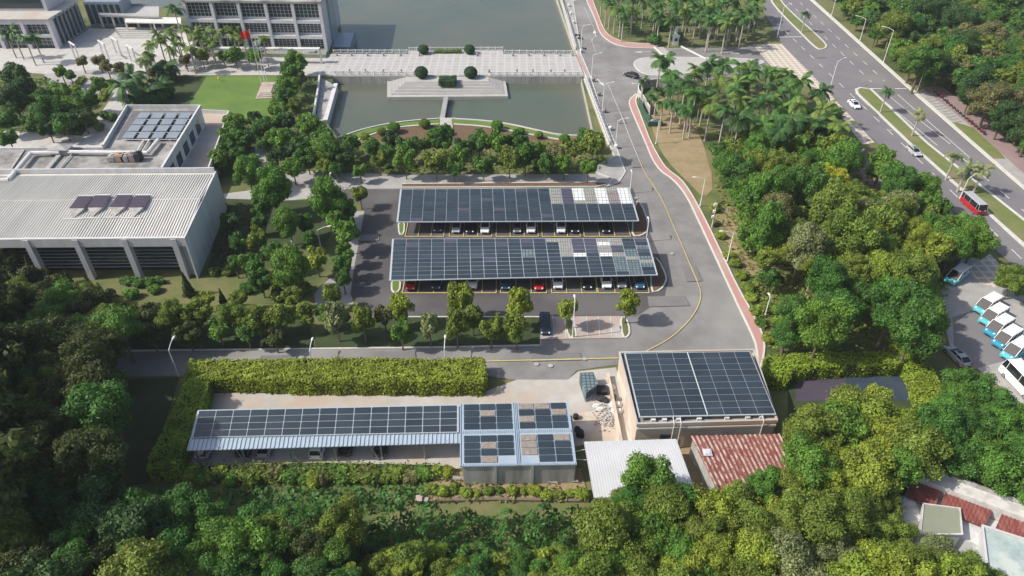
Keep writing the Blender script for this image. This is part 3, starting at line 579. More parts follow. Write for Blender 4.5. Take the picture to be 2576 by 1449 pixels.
T([(2130,20,18,'mid'),(2160,48,18,'gr'),(2205,85,20,'gr'),(2250,120,20,'mid'),(2330,190,20,'gr'),(2440,250,22,'gr'),(2500,285,22,'mid'),(2565,330,22,'gr')], 'at the verge of the avenue', painted=True)
def flush():
    def key(e):
        px, py, r, zc = e[0], e[1], e[2], e[6]; vis = -60 < px < 2640 and -60 < py < 1500
        return -(r*scale(G(px, py, zc)) if vis else 0)
    PEND.sort(key=key)
    for px, py, r, col, where, kind, zc, painted, tall in PEND[:298]: tree(px, py, r, col, where, kind, zc=zc, painted=painted, tall=tall, final=True)
    cols = sorted(set(e[3] for e in PEND[298:])); V = []; MI = []; base = {}
    for me in CROWN[:4]:
        a = np.empty(len(me.vertices)*3, np.float32); me.vertices.foreach_get('co', a); a = a.reshape(-1, 4, 3)[::2]; c = a.mean(1, keepdims=True); base[me] = c+(a-c)*1.4
    for k, (px, py, r, col, where, kind, zc, painted, tall) in enumerate(PEND[298:]):
        q = base[CROWN[k % 4]]; an = k*1.7; ca, sa = math.cos(an), math.sin(an); g = G(px, py, zc); w = np.empty_like(q)
        w[..., 0] = (q[..., 0]*ca-q[..., 1]*sa)*r+g.x; w[..., 1] = (q[..., 0]*sa+q[..., 1]*ca)*r+g.y; w[..., 2] = q[..., 2]*r*tall+zc
        tr = np.array([[(g.x+dx*.12, g.y+dy*.12, 0), (g.x+ex*.12, g.y+ey*.12, 0), (g.x+ex*.08, g.y+ey*.08, zc), (g.x+dx*.08, g.y+dy*.08, zc)] for dx, dy, ex, ey in ((-1,-1,1,-1),(1,-1,1,1),(1,1,-1,1),(-1,1,-1,-1))], np.float32)
        V.append(w.reshape(-1, 3)); MI += [cols.index(col)]*len(w); V.append(tr.reshape(-1, 3)); MI += [len(cols)]*4
    me = quad_mesh('tree_mass', np.concatenate(V)); me.polygons.foreach_set('material_index', np.array(MI, dtype=np.int32))
    for c in cols: me.materials.append(M['l_'+c])
    me.materials.append(M['trunk']); o = bpy.data.objects.new('tree_mass', me); COL.objects.link(o); tag(o, 'the many smaller trees filling the woods behind and between the big ones', 'trees', kind='stuff')
    print('TREES', len(PEND))
flush()
# palms
for px, py in ((30,78),(60,92),(85,95),(15,85),(150,10),(140,30),(120,5)): tree(px, py, 2.6, 'palm', 'at the far left of the plaza', 'palm')
for px, py in ((395,85),(520,80),(590,70),(412,92),(400,100),(425,75),(440,90),(465,70),(485,85),(505,95),(375,110),(372,135),(450,110),(475,120),(545,80),(565,75),(585,85),(610,90),(660,95),(530,105),(495,75),(430,120),(360,150)): tree(px, py, 2.5, 'palmo', 'on the plaza before the white building', 'palm')
tree(437, 20, 3.6, 'palm', 'tall in front of the white building', 'palm', zc=13)
tree(310, 215, 4.6, 'palm', 'beside the left garden path', 'palm', zc=8)
tree(330, 190, 4.0, 'palm', 'beside the left garden path', 'palm', zc=7)
for px, py, r in ((415,172,4.6),(375,232,5.2),(345,250,4.4),(405,215,4.2)): tree(px, py, r, 'dk', 'at the shady edge of the lawn', 'date', zc=3.5)
def palms(poly, n, r, where, seed, zr=(7,9), cols=('palm','palm','palm','palmo'), sep=2.6):
    g = random.Random(seed); pts = []; xs = [p[0] for p in poly]; ys = [p[1] for p in poly]; k = 0
    while len(pts) < n and k < 8000:
        k += 1; x = g.uniform(min(xs), max(xs)); y = g.uniform(min(ys), max(ys))
        if not inpoly(x, y, poly): continue
        zc = g.uniform(*zr); w = G(x, y, zc)
        if all((w.xy-q).length > sep for q in pts): pts.append(w.xy.copy()); tree(x, y, g.uniform(*r), g.choice(cols), where, 'palm', zc=zc)
palms([(1510,-30),(1900,-30),(1915,20),(1900,50),(1830,60),(1680,50),(1640,30),(1540,35)], 60, (2.7,3.3), 'in the grove above the entrance road', 31, zr=(7.5,10), sep=3.6)
palms([(1650,145),(1780,150),(1960,175),(2040,200),(2110,250),(2120,320),(2040,330),(1960,330),(1870,310),(1780,260),(1700,230),(1660,190)], 58, (2.8,3.7), 'in the dense grove below the entrance road', 32, zr=(6.5,11.5), cols=('palm','palm','dk','gr','palmo'), sep=3.5)
T([(1800,330,30,'mid'),(1850,330,26,'gr'),(1910,300,26,'gr'),(1990,280,28,'dk'),(2070,300,26,'gr'),(2040,340,26,'mid'),(1930,345,24,'mid')], 'under the lower palm grove')
for px, py, r, z in ((1640,240,2.2,7),(1668,258,2.2,7),(1695,262,2.4,7.5),(1730,272,3.0,8),(1765,240,2.6,7),(1655,225,2,7),(1620,200,2,7.5),(1710,220,2.4,8)): tree(px, py, r, 'palm', 'on the bare soil by the green hoarding', 'palm', zc=z)
for px, py in ((2028,35),(2233,228),(2315,285),(2435,420),(2405,390),(2475,425)): tree(px, py, 2.0 if px < 2400 else 2.4, 'pale' if px > 2300 else 'palm', 'on the avenue median', 'palm', zc=6)
# shrubs, topiary, clipped hedges
def shrub(px, py, rp, col, where, ball=False, flat=1.0):
    r = rp/scale(G(px, py, 1)); g = G(px, py, r*.8); t = thing('round_shrub' if ball else 'shrub', '', 'shrub', (g.x, g.y, 0), 0, 'shrubs '+where)
    o = addmesh('foliage', BALL if ball else rnd.choice(TUFT), t, (0,0,r*(.95 if ball else .6)), (r*(2 if ball else 1.15),)*2+(r*(2 if ball else 1.0)*flat,), rnd.uniform(0,6), M['l_'+col])
    REG.append((t, CN[col]+(' clipped ball' if ball else ' bushy')+' shrub '+where, px, py))
for px, py, rp in ((1060,184,16),(1184,184,16),(1065,126,13),(1181,126,13)): shrub(px, py, rp, 'topi', 'on the bridge deck' if py > 150 else 'on the rear bridge balcony', True)
for px, py, rp, c in ((990,322,16,'mid'),(960,332,12,'ol'),(1068,312,14,'ol'),(1250,316,15,'mid'),(918,345,12,'li'),(1120,330,13,'mid'),(1420,350,14,'mid'),(1355,340,11,'ol'),(1310,330,10,'mid'),(1080,345,12,'li'),(880,352,11,'mid')): shrub(px, py, rp, c, 'on the curved pool bank', True, .85)
for px, py, rp, c in ((330,735,20,'mid'),(350,710,16,'gr'),(385,725,16,'mid'),(375,708,16,'gr'),(320,705,14,'gr'),(540,680,16,'ol'),(575,680,16,'ol'),(620,720,20,'gr'),(760,720,24,'ol'),(700,740,24,'ol')): shrub(px, py, rp, c, 'on the grass before the columned facade')
for px, py, rp, c in ((1800,520,16,'li'),(1835,640,16,'li'),(1850,660,16,'ol'),(1865,690,16,'li'),(1880,720,20,'ol'),(1890,745,16,'li'),(1900,780,16,'ol'),(1915,810,16,'gr'),(1930,770,20,'ol'),(1800,560,12,'ru'),(1815,590,14,'li'),(1935,850,18,'li'),(1945,690,18,'ol'),(1960,650,18,'gr'),(1900,640,16,'ol')): shrub(px, py, rp, c, 'along the red pavement')
g = random.Random(50)
for i in range(26): shrub(480+i*25.5+g.uniform(-8,8), 1192+g.uniform(-12,14), g.uniform(18,28), g.choice(['ol','li','ru','ol','mid']), 'in the planting below the long shed')
for i in range(14): shrub(1085+i*29, 1235+g.uniform(-8,10), g.uniform(12,20), g.choice(['ol','li','mid']), 'below the grey block wall')
for i in range(16): shrub(60+i*17, 300+18*math.sin(i*1.9), 15, ['gr','mid','li','ol'][i % 4], 'in the bed of the left garden')
for i in range(9): shrub(975+i*62, 418+4*math.sin(i*2.3), 10, ['gr','mid','ol'][i % 3], 'at the foot of the trees below the pool')
for px, py in ((1665,60),(1648,95),(1700,85)): shrub(px, py, 20, 'gr', 'beside the gate post')
def leafbox(name, pts, z0, z1, col, label, cat='hedge', dens=50, leaf=.24, jit=.16, group=None, where='hedge'):
    """clipped hedge: dark core plus leaves over its top and sides; pts = top outline in the frame"""
    w = [G(x, y, z1) for x, y in pts]; c = sum(w, Vector())/len(w); t = thing(name, label, cat, (c.x, c.y, 0), 0, group)
    core = MB().prism([(c+(p-c)*.96) for p in w], 0, z1-.25); put('stems', core, M['dark_shaded_green'], t)
    rng = np.random.default_rng(len(pts)*7+int(abs(c.x)*10)); A = sum(a.x*b.y-b.x*a.y for a, b in zip(w, w[1:]+w[:1]))/2
    xs = [p.x for p in w]; ys = [p.y for p in w]; n = int((max(xs)-min(xs))*(max(ys)-min(ys))*dens); q = rng.random((n, 2))*[max(xs)-min(xs), max(ys)-min(ys)]+[min(xs), min(ys)]
    poly = [(p.x, p.y) for p in w]; q = np.array([p for p in q if inpoly(p[0], p[1], poly)])
    bump = .22*np.sin(q[:, 0]*1.7+np.sin(q[:, 1]*2.1)*1.5)*np.sin(q[:, 1]*1.9+q[:, 0]*.6)
    V = [np.column_stack([q, z1+bump+rng.normal(size=len(q))*jit*.5])]; NN = [np.column_stack([rng.normal(size=(len(q), 2))*.42, np.ones(len(q))])]
    for i in range(len(w)):
        a, b = w[i], w[(i+1) % len(w)]; L = (b-a).length; k = int(L*(z1-z0)*dens*.8); d = (b-a)/L; nn = Vector((d.y, -d.x))*(1 if A > 0 else -1)
        tt = rng.random(k)*L; zz = z0+rng.random(k)*(z1-z0); off = rng.normal(size=k)*jit*.6+.12*np.sin(tt*1.6)
        V.append(np.column_stack([a.x+d.x*tt+nn.x*off, a.y+d.y*tt+nn.y*off, zz])); NN.append(np.column_stack([np.full(k, nn.x), np.full(k, nn.y), np.full(k, .35)])+rng.normal(size=(k, 3))*.5)
    v = leaf_quads(np.concatenate(V), np.concatenate(NN), leaf, rng); v = v-np.tile([c.x, c.y, 0], (len(v), 1))
    me = quad_mesh('foliage', v); me.materials.append(M['l_'+col]); o = bpy.data.objects.new('foliage', me); COL.objects.link(o); o.parent = t; return t
leafbox('clipped_hedge', [(476,905),(640,904),(900,900),(1100,903),(1215,898),(1222,935),(1216,962),(1000,962),(760,960),(525,952),(470,935)], 0, 2.8, 'hedge', 'long clipped lime green hedge between the campus road and the long solar shed', dens=50)
leafbox('clipped_hedge', [(468,937),(525,950),(520,1000),(500,1050),(470,1110),(455,1150),(450,1175),(372,1185),(375,1150),(410,1080),(450,1000)], 0, 2.6, 'hedge', 'clipped hedge running down beside the shaded lawn at the left of the shed', dens=50)
leafbox('clipped_hedge', [(1925,893),(2060,887),(2200,885),(2300,888),(2310,905),(2260,915),(2100,920),(1990,930),(1985,950),(1935,945)], 0, 2.6, 'hedge', 'clipped hedge above the dark courts, right of the square solar roof', dens=50)
leafbox('clipped_hedge', [(2240,868),(2290,870),(2345,920),(2370,980),(2400,1030),(2370,1035),(2310,990),(2290,930),(2270,895)], 0, 2.6, 'hedge', 'clipped hedge curving down at the right of the dark courts', dens=50)
leafbox('clipped_hedge', [(470,1168),(800,1160),(1110,1166),(1105,1200),(800,1206),(470,1203)], 0, 1.1, 'ol', 'low untidy olive hedge row in front of the long shed', dens=16, jit=.5)
leafbox('clipped_hedge', [(1105,190),(1147,190),(1146,204),(1104,204)], 0, 1.5, 'topi', 'dark box hedge clipped square at the middle of the bridge edge', dens=40, leaf=.25, jit=.1)
leafbox('clipped_hedge', [(1092,124),(1160,124),(1160,129),(1092,129)], 0, .9, 'ol', 'thin box hedge on the rear bridge balcony', dens=30, leaf=.25, jit=.1)
leafbox('clipped_hedge', [(300,697),(410,697),(410,706),(300,706)], 0, .9, 'gr', 'low clipped hedge at the foot of the columned facade', dens=30, leaf=.3, jit=.1)
leafbox('clipped_hedge', [(160,240),(200,192),(215,192),(178,240)], 0, .7, 'li', 'yellow-green edging hedge on the left of the garden bed', dens=50)
leafbox('clipped_hedge', [(240,250),(275,200),(288,200),(258,250)], 0, .7, 'li', 'yellow-green edging hedge on the right of the garden bed', dens=50)
leafbox('clipped_hedge', [(262,350),(318,268),(324,268),(268,352)], 0, .8, 'li', 'narrow yellow-green hedge along the wall of the flat roofed building', dens=50)
def cover(name, poly, zr, col, label, dens, leaf=.5, seed=1, bumps=1.0):
    w = GP(poly, zr); rng = np.random.default_rng(seed); xs = [p.x for p in w]; ys = [p.y for p in w]; pl = [(p.x, p.y) for p in w]
    n = int((max(xs)-min(xs))*(max(ys)-min(ys))*dens); q = rng.random((n, 2))*[max(xs)-min(xs), max(ys)-min(ys)]+[min(xs), min(ys)]; q = np.array([p for p in q if inpoly(p[0], p[1], pl)])
    x, y = q[:, 0], q[:, 1]
    h = zr*(.55+.45*bumps*np.sin(x*.9+np.sin(y*.7)*2)*np.sin(y*1.1+np.sin(x*.5)*2)); e = .3; 
    hx = (zr*(.55+.45*bumps*np.sin((x+e)*.9+np.sin(y*.7)*2)*np.sin(y*1.1+np.sin((x+e)*.5)*2))-h)/e; hy = (zr*(.55+.45*bumps*np.sin(x*.9+np.sin((y+e)*.7)*2)*np.sin((y+e)*1.1+np.sin(x*.5)*2))-h)/e
    v = leaf_quads(np.column_stack([x, y, h+rng.normal(size=len(q))*.15]), np.column_stack([-hx, -hy, np.ones(len(q))])+rng.normal(size=(len(q), 3))*.45, leaf, rng)
    me = quad_mesh(name, v); me.materials.append(M['l_'+col]); o = bpy.data.objects.new(name, me); COL.objects.link(o); tag(o, label, cat='ground cover', kind='stuff'); return o
cover('undergrowth', [(870,1285),(1060,1262),(1490,1268),(1510,1300),(1440,1420),(860,1400)], 3.4, 'gc', 'dense mass of dark green bushes along the bottom', 24, .36, 1)
cover('creeper', [(290,1225),(620,1225),(1060,1215),(1075,1262),(860,1290),(560,1290),(300,1260)], 1.0, 'gc', 'green creeper covering the slope above the bottom woods', 12, .4, 2)
cover('undergrowth', [(-80,1180),(260,1200),(300,1250),(-80,1260)], .8, 'shade', 'dark undergrowth at the left edge', 6, .45, 3)
cover('undergrowth', [(1880,690),(2100,640),(2400,640),(2380,760),(2330,870),(1935,875)], 1.0, 'ol', 'mixed undergrowth below the right wood', 4, .45, 4)
cover('undergrowth', [(1800,330),(2120,330),(2250,480),(2380,620),(2100,660),(1900,640),(1800,470)], .8, 'ol', 'undergrowth beneath the middle wood', 2.2, .5, 5)
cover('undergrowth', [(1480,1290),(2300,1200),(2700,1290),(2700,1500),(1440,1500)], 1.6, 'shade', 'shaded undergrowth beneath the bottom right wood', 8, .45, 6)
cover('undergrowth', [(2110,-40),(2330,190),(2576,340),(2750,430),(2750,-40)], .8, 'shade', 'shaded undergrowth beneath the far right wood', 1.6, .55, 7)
cover('undergrowth', [(-60,205),(110,190),(190,215),(250,215),(230,300),(200,335),(60,330),(-60,340)], .9, 'gr', 'low planting beneath the trees of the left garden', 2.6, .55, 21)
cover('undergrowth', [(560,300),(700,300),(790,300),(850,350),(900,355),(890,425),(770,428),(640,365),(600,440),(540,420)], .9, 'gr', 'low planting beneath the trees below the lawn', 2.6, .5, 22)
cover('undergrowth', [(900,352),(1500,352),(1530,404),(1500,430),(1010,430),(880,425)], .8, 'ol', 'low planting beneath the trees below the pool', 2.6, .45, 23)
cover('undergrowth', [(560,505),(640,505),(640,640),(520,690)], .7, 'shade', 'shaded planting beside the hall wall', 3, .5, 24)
cover('undergrowth', [(720,190),(790,195),(785,290),(740,300),(700,300)], .8, 'gr', 'low planting along the row right of the lawn', 3, .5, 25)
cover('undergrowth', [(1800,60),(1640,60),(1560,80),(1540,35),(1900,30),(1910,80)], .4, 'mid', 'thin grass tufts beneath the far palms', 1.0, .6, 26)
cover('undergrowth', [(1790,500),(1830,500),(1950,650),(1930,860),(1900,800),(1830,620)], .7, 'ol', 'rough verge growth along the red pavement', 3, .4, 27)
cover('weeds', [(1075,1200),(1150,1190),(1460,1218),(1485,1256),(1070,1262)], .6, 'ru', 'dry brown weeds below the grey block wall', 5, .4, 8)
cover('undergrowth', [(2000,1100),(2320,1000),(2620,1060),(2700,1290),(2300,1200),(2100,1250)], 1.4, 'ol', 'undergrowth beneath the right clump', 6, .45, 9)
# ------------------------------------------------------------------ haze
hm = MB(); hm.box(-420, 420, -60, 700, -4, 90); hz_ = put('haze', hm, bpy.data.materials.new('haze')); hz_['kind'] = 'stuff'; hz_['label'] = 'thin pale morning haze in the air'
hmt = hz_.data.materials[0]; hmt.use_nodes = True; hn = hmt.node_tree; hn.nodes.remove(hn.nodes['Principled BSDF']); pv = hn.nodes.new('ShaderNodeVolumePrincipled'); pv.inputs['Color'].default_value = (.86, .91, 1, 1); pv.inputs['Density'].default_value = .00013; hn.links.new(pv.outputs[0], hn.nodes['Material Output'].inputs['Volume'])
# ------------------------------------------------------------------ buildings
def V3(p, z): return (p[0], p[1], z)
class Fr:      # skewed frame on the ground: a along u, b along v (metres)
    def __init__(s, o, pu, pv):
        s.o = Vector((o[0], o[1])); u = Vector((pu[0], pu[1]))-s.o; v = Vector((pv[0], pv[1]))-s.o; s.L, s.D = u.length, v.length; s.u, s.v = u.normalized(), v.normalized()
    def p(s, a, b, z=0): q = s.o+s.u*a+s.v*b; return Vector((q.x, q.y, z))
    def box(s, mb, a0, a1, b0, b1, z0, z1):
        return mb.box8([s.p(a0,b0,z0), s.p(a1,b0,z0), s.p(a1,b1,z0), s.p(a0,b1,z0), s.p(a0,b0,z1), s.p(a1,b0,z1), s.p(a1,b1,z1), s.p(a0,b1,z1)])
# --- big ribbed roof with columned front
ZA = 8.6
fl = G(0,604,ZA); fr = G(465,600,ZA); bl_ = G(110,448,ZA); br = G(545,431,ZA)
u = (fl-fr).normalized(); fl = fr+u*44
A = Fr(fr, fl, br)           # a runs left from the front right corner, b runs back
t = thing('columned_hall', 'big pale hall with a ribbed metal roof and a columned front, at the left edge', 'building', A.p(A.L/2, A.D/2))
m = MB(); A.box(m, .3, A.L, 3.0, A.D-.3, 0, ZA-.5); A.box(m, 0, .3, 0, A.D, 0, ZA+.12); A.box(m, .3, A.L, A.D-.3, A.D, 0, ZA+.9); A.box(m, .3, 2.6, 1.2, 3, 0, 7); put('wall', m, M['wallw'], t)
m = MB(); A.box(m, .3, A.L, 0, .5, ZA-1.6, ZA+.12); A.box(m, .3, A.L, .5, 3, ZA-.9, ZA-.55); put('fascia', m, M['wallw'], t)
m = MB(); m.face([A.p(.3,.6,ZA-.2), A.p(A.L,.6,ZA-.2), A.p(A.L,A.D*.52,ZA+.35), A.p(.3,A.D*.52,ZA+.35)][::-1]); m.face([A.p(.3,A.D*.52,ZA+.35), A.p(A.L,A.D*.52,ZA+.35), A.p(A.L,A.D-.4,ZA-.1), A.p(.3,A.D-.4,ZA-.1)][::-1])
k = 0.6
while k < A.L-.3:
    for b0, z0, b1, z1 in ((.7, ZA-.2, A.D*.52, ZA+.35), (A.D*.52, ZA+.35, A.D-1.2, ZA-.05)):
        m.box8([A.p(k,b0,z0-.02), A.p(k+.14,b0,z0-.02), A.p(k+.14,b1,z1-.02), A.p(k,b1,z1-.02), A.p(k,b0,z0+.12), A.p(k+.14,b0,z0+.12), A.p(k+.14,b1,z1+.12), A.p(k,b1,z1+.12)][::1])
    k += .48
A.box(m, .3, A.L, A.D*.52-.12, A.D*.52+.12, ZA+.3, ZA+.5); put('roof', m, M['metal_roof'], t)
m = MB(); A.box(m, 2.6, A.L, 2.7, 2.98, .2, ZA-1); put('window_front', m, M['glass'], t)
for i in range(9):
    m = MB(); A.box(m, 2.7, A.L, 2.5, 2.66, .9+i*.72, .98+i*.72); put('louvre', m, M['lilac'], t)
for i in range(5):
    a = 1.6+8.35*i; m = MB(); A.box(m, a, a+.95, -.12, 1.1, 0, ZA-.1); put('column', m, M['lilac'], t)
for px, py in ((205,513),(250,511),(305,510),(351,511)):
    g = G(px, py, ZA+.6); d = (g.xy-A.o); det = A.u.x*A.v.y-A.u.y*A.v.x; a = (d.x*A.v.y-d.y*A.v.x)/det; b = (A.u.x*d.y-A.u.y*d.x)/det; hw, hb = 1.3, 4.3
    z0 = ZA+.15; z1 = ZA+.85; m1, m2 = b-hb*.45, b+hb*.5
    sk = MB(); A.box(sk, a-hw, a+hw, m1, m2, z0, z1)
    for e0, e1 in ((m1, b-hb), (m2, b+hb)):
        sk.face([A.p(a-hw,e0,z1), A.p(a+hw,e0,z1), A.p(a,e1,z0+.05)] if e1 < e0 else [A.p(a+hw,e0,z1), A.p(a-hw,e0,z1), A.p(a,e1,z0+.05)])
        sk.face([A.p(a-hw,e0,z0), A.p(a-hw,e0,z1), A.p(a,e1,z0+.05)]); sk.face([A.p(a+hw,e0,z0), A.p(a,e1,z0+.05), A.p(a+hw,e0,z1)])
    o = put('skylight', sk, M['stone'], t)
    gl = MB(); A.box(gl, a-hw-.05, a+hw+.05, m1, m2, z1+.01, z1+.09); c = put('louvre_glass', gl, M['court'], o)
    fm = MB(); A.box(fm, a-hw-.1, a+hw+.1, m2, m2+.28, z1-.1, z1+.2); A.box(fm, a-1.7, a+1.7, b-hb-.3, b-hb-.1, z0, z0+.2); put('frame', fm, M['white'], o)
# --- flat roofed building behind
ZB = 8.0
pts = GP([(322,274),(506,274),(410,432),(112,447),(0,575),(-150,690),(-150,377),(262,375)], ZB)
c = sum(pts, Vector())/len(pts); t = thing('flat_roofed_building', 'grey flat roofed building with white ducts, behind the ribbed roof hall', 'building', (c.x, c.y, 0))
put('wall', MB().prism(pts, 0, ZB-.01), M['wallw'], t); put('roof', MB().prism([c+(p-c)*.995 for p in pts], None, ZB+.05), M['flat_roof'], t)
par = MB(); par.ribbon([pts[7], pts[0], pts[1], pts[2]], .45, ZB, ZB+1.0); par.ribbon([pts[6], pts[7]], .4, ZB, ZB+.5); par.ribbon([pts[2], pts[3], pts[4]], .3, ZB, ZB+.35); put('parapet', par, M['wallw'], t)
sd = MB(); q0, q1 = G(497,300,ZB), G(425,420,ZB)
for i in range(5):
    a = pts[1].lerp(pts[2], .12+i*.17); b = pts[1].lerp(pts[2], .22+i*.17); n = Vector((.06, 0, 0)); sd = MB(); sd.box8([V3(a,4.4), V3(a+n,4.4), V3(b+n,4.4), V3(b,4.4), V3(a,7), V3(a+n,7), V3(b+n,7), V3(b,7)]); put('window', sd, M['glass'], t)
sk = [G(x, y, ZB+.9) for x, y in ((352,282),(489,282),(450,348),(304,348))]
bs = MB().prism([c+(Vector((p.x,p.y,0))-c)*1 for p in [G(x, y, ZB+.1) for x, y in ((335,279),(493,279),(452,352),(292,352))]], None, ZB+.1); put('roof_recess_shade', bs, M['recess_shade'], t)  # dark sheet painting the shadow gaps between and beneath the skylights
for j in range(4):
    for i in range(4):
        f = lambda s, r: (sk[0].lerp(sk[1], s)).lerp(sk[3].lerp(sk[2], s), r)
        m = MB(); s0, s1, r0, r1 = i/4+.012, i/4+.205, j/4+.012, j/4+.232
        a, b, c2, d = f(s0, r1), f(s1, r1), f(s1, r0), f(s0, r0); m.box8([a-Vector((0,0,.15)), b-Vector((0,0,.15)), c2-Vector((0,0,.15)), d-Vector((0,0,.15)), a, b, c2, d]); put('skylight', m, M['skyglass'], t)
m = MB()
for s in (.01, .25, .5, .75): 
    a, b = f(s, 0), f(s, 1); m.tube(a-Vector((0,0,.3)), b-Vector((0,0,.3)), .06)
for r in (0, .25, .5, .75, 1.0): m.tube(f(0, r)-Vector((0,0,.25)), f(1, r)-Vector((0,0,.25)), .07)
put('rack', m, M['steel'], t)
m = MB(); m.path([G(150,383,ZB+.9), G(78,385,ZB+.9), G(22,452,ZB+.9), G(-40,457,ZB+.9)], .42, 8); put('duct', m, M['white'], t)
m = MB(); m.path([G(172,382,ZB+.9), G(372,384,ZB+.9), G(398,352,ZB+.9)], .4, 8); put('duct', m, M['white'], t)
m = MB(); m.path([G(345,380,ZB+.5), G(362,352,ZB+.5), G(378,352,ZB+.5)], .2, 6); m.path([G(358,380,ZB+.5), G(376,352,ZB+.5)], .18, 6); put('pipe', m, M['white'], t)
m = MB(); m.path([G(0,427,ZB+.3), G(105,427,ZB+.3), G(125,430,ZB+.3), G(145,430,ZB+.3), G(180,388,ZB+.4)], .14, 6); put('pipe', m, M['white'], t)
m = MB(); g = G(157,383,ZB+.2); m.box(g.x-1.8, g.x+1.8, g.y-1.2, g.y+1.2, ZB, ZB+1.4); m.face([(g.x-2.2,g.y-1.6,ZB+1.4),(g.x+2.2,g.y-1.6,ZB+1.4),(g.x,g.y,ZB+2.2)]); m.face([(g.x+2.2,g.y-1.6,ZB+1.4),(g.x+2.2,g.y+1.6,ZB+1.4),(g.x,g.y,ZB+2.2)]); m.face([(g.x-2.2,g.y+1.6,ZB+1.4),(g.x-2.2,g.y-1.6,ZB+1.4),(g.x,g.y,ZB+2.2)]); m.face([(g.x+2.2,g.y+1.6,ZB+1.4),(g.x-2.2,g.y+1.6,ZB+1.4),(g.x,g.y,ZB+2.2)]); put('vent_hood', m, M['stone'], t)
m = MB(); m.ribbon([G(60,380,ZB), G(0,470,ZB)], .5, ZB, ZB+.3); m.ribbon([G(150,395,ZB), G(112,440,ZB)], .9, ZB, ZB+.5); put('roof_kerb', m, M['stone'], t)
for i, (x, w_, mm, hh) in enumerate(((287,1.6,'stone',1.2),(306,1.8,'orange',1.5),(322,1.6,'stone',1.3),(338,1.5,'ppink',1.6),(352,1.0,'dark',1.8))):
    g = G(x, 403, ZB+.1); m = MB(); m.box(g.x-w_/2, g.x+w_/2, g.y-1.0, g.y+.9, ZB+.25, ZB+hh); m.box(g.x-w_/2+.1, g.x+w_/2-.1, g.y-.8, g.y+.7, ZB+hh, ZB+hh+.12); m.tube((g.x,g.y,ZB+hh+.1),(g.x,g.y,ZB+hh+.3),.35,.35,8)
    for sx in (-1, 1): m.box(g.x+sx*w_*.4-.06, g.x+sx*w_*.4+.06, g.y-.9, g.y+.8, ZB, ZB+.25)
    o = single('rooftop_unit', m, M[mm], ['grey rooftop unit at the left of the short row on the flat roof','rusty orange rooftop unit in the short row on the flat roof','grey rooftop unit between the orange and the pinkish one','pinkish rooftop unit second from right in the short row','dark round topped unit at the right end of the rooftop row'][i], 'rooftop unit', 'machines on the flat roof')
# terrace
pts = GP([(505,284),(577,287),(527,430),(405,430)], 4.0); c = sum(pts, Vector())/4
t = thing('roof_terrace', 'low terrace with a pale floor and dark outer wall right of the flat roofed building', 'terrace', (c.x, c.y, 0))
put('wall', MB().prism(pts, 0, 3.95), M['cwall'], t); put('floor', MB().prism(pts, None, 4.0), M['concrete'], t)
put('parapet', MB().ribbon([pts[0], pts[1], pts[2]], .3, 3.9, 4.9), M['wallw'], t)
# --- white office block by the lake
b0 = G(826,133); b1 = G(492,128); back = G(857,55)
D = Fr(b0, b1, back); H0 = hz(826,133,4); FH = 4.55
t = thing('office_block', 'white three storey office block with big framed windows at the lake edge', 'building', D.p(D.L/2, D.D/2))
z3, z2, z1 = H0-1.0, H0-1.0-FH, H0-1.0-2*FH
m = MB(); D.box(m, .3, D.L, 2.2, D.D, 0, H0-.6); D.box(m, 0, .4, 1.0, D.D, 0, H0-.2); put('wall', m, M['wallw'], t)
m = MB(); D.box(m, -.2, D.L+.2, -.3, D.D+.2, H0-.5, H0); put('roof', m, M['flat_roof'], t)
m = MB(); D.box(m, -.1, D.L, -.1, 2.1, z3+.3, H0-.52); put('fascia', m, M['lilac'], t)
for z in (z2, z1): m = MB(); D.box(m, .6, D.L, -.05, 2.3, z-.9, z+.05); put('slab', m, M['wallw'], t)
n = 5; bw = (D.L-.8)/n
for i in range(n+1): m = MB(); a = .0+i*bw; D.box(m, a, a+.95, -.15, 2.2, 0, z3+.28); put('column', m, M['lilac'], t)
for i in range(n):
    for k_, z in enumerate((z2+.05, z1+.05, .4)):
        top = (z3+.3 if k_ == 0 else (z2-.9 if k_ == 1 else z1-.9)); a0, a1 = .95+i*bw+.05, (i+1)*bw-.05; dp = 1.1 if i != 3 else 1.9
        w = MB(); D.box(w, a0, a1, dp, dp+.12, z+.6, top-.15); o = put('window', w, M['glass'], t)
        fm = MB(); D.box(fm, a0, a1, dp-.08, dp-.01, z+.02, z+.6); D.box(fm, a0, a1, dp-.08, dp-.01, top-.2, top-.02)
        for q in range(1, 6): x = a0+(a1-a0)*q/6; D.box(fm, x-.06, x+.06, dp-.08, dp-.012, z+.6, top-.2)
        for q in range(1, 4): zz = z+.6+(top-z-.8)*q/4; D.box(fm, a0, a1, dp-.06, dp-.014, zz-.04, zz+.04)
        put('frame', fm, M['lilac'], o)
for i in range(4): m = MB(); D.box(m, -.06, 0, D.D*.35+i*.01, D.D*.55, 1+i*3.4, 3.6+i*3.4); put('side_window', m, M['glass'], t)
m = MB(); D.box(m, -.6, -.02, D.D*.3, D.D*.62, 0, H0-1.5); put('stair_shaft', m, M['steel'], t)
m = MB(); D.box(m, 0, D.L, -4.6, -.3, 0, 1.1); o = single('podium', m, M['olive_roof'], 'low planted podium along the foot of the office block', 'podium')
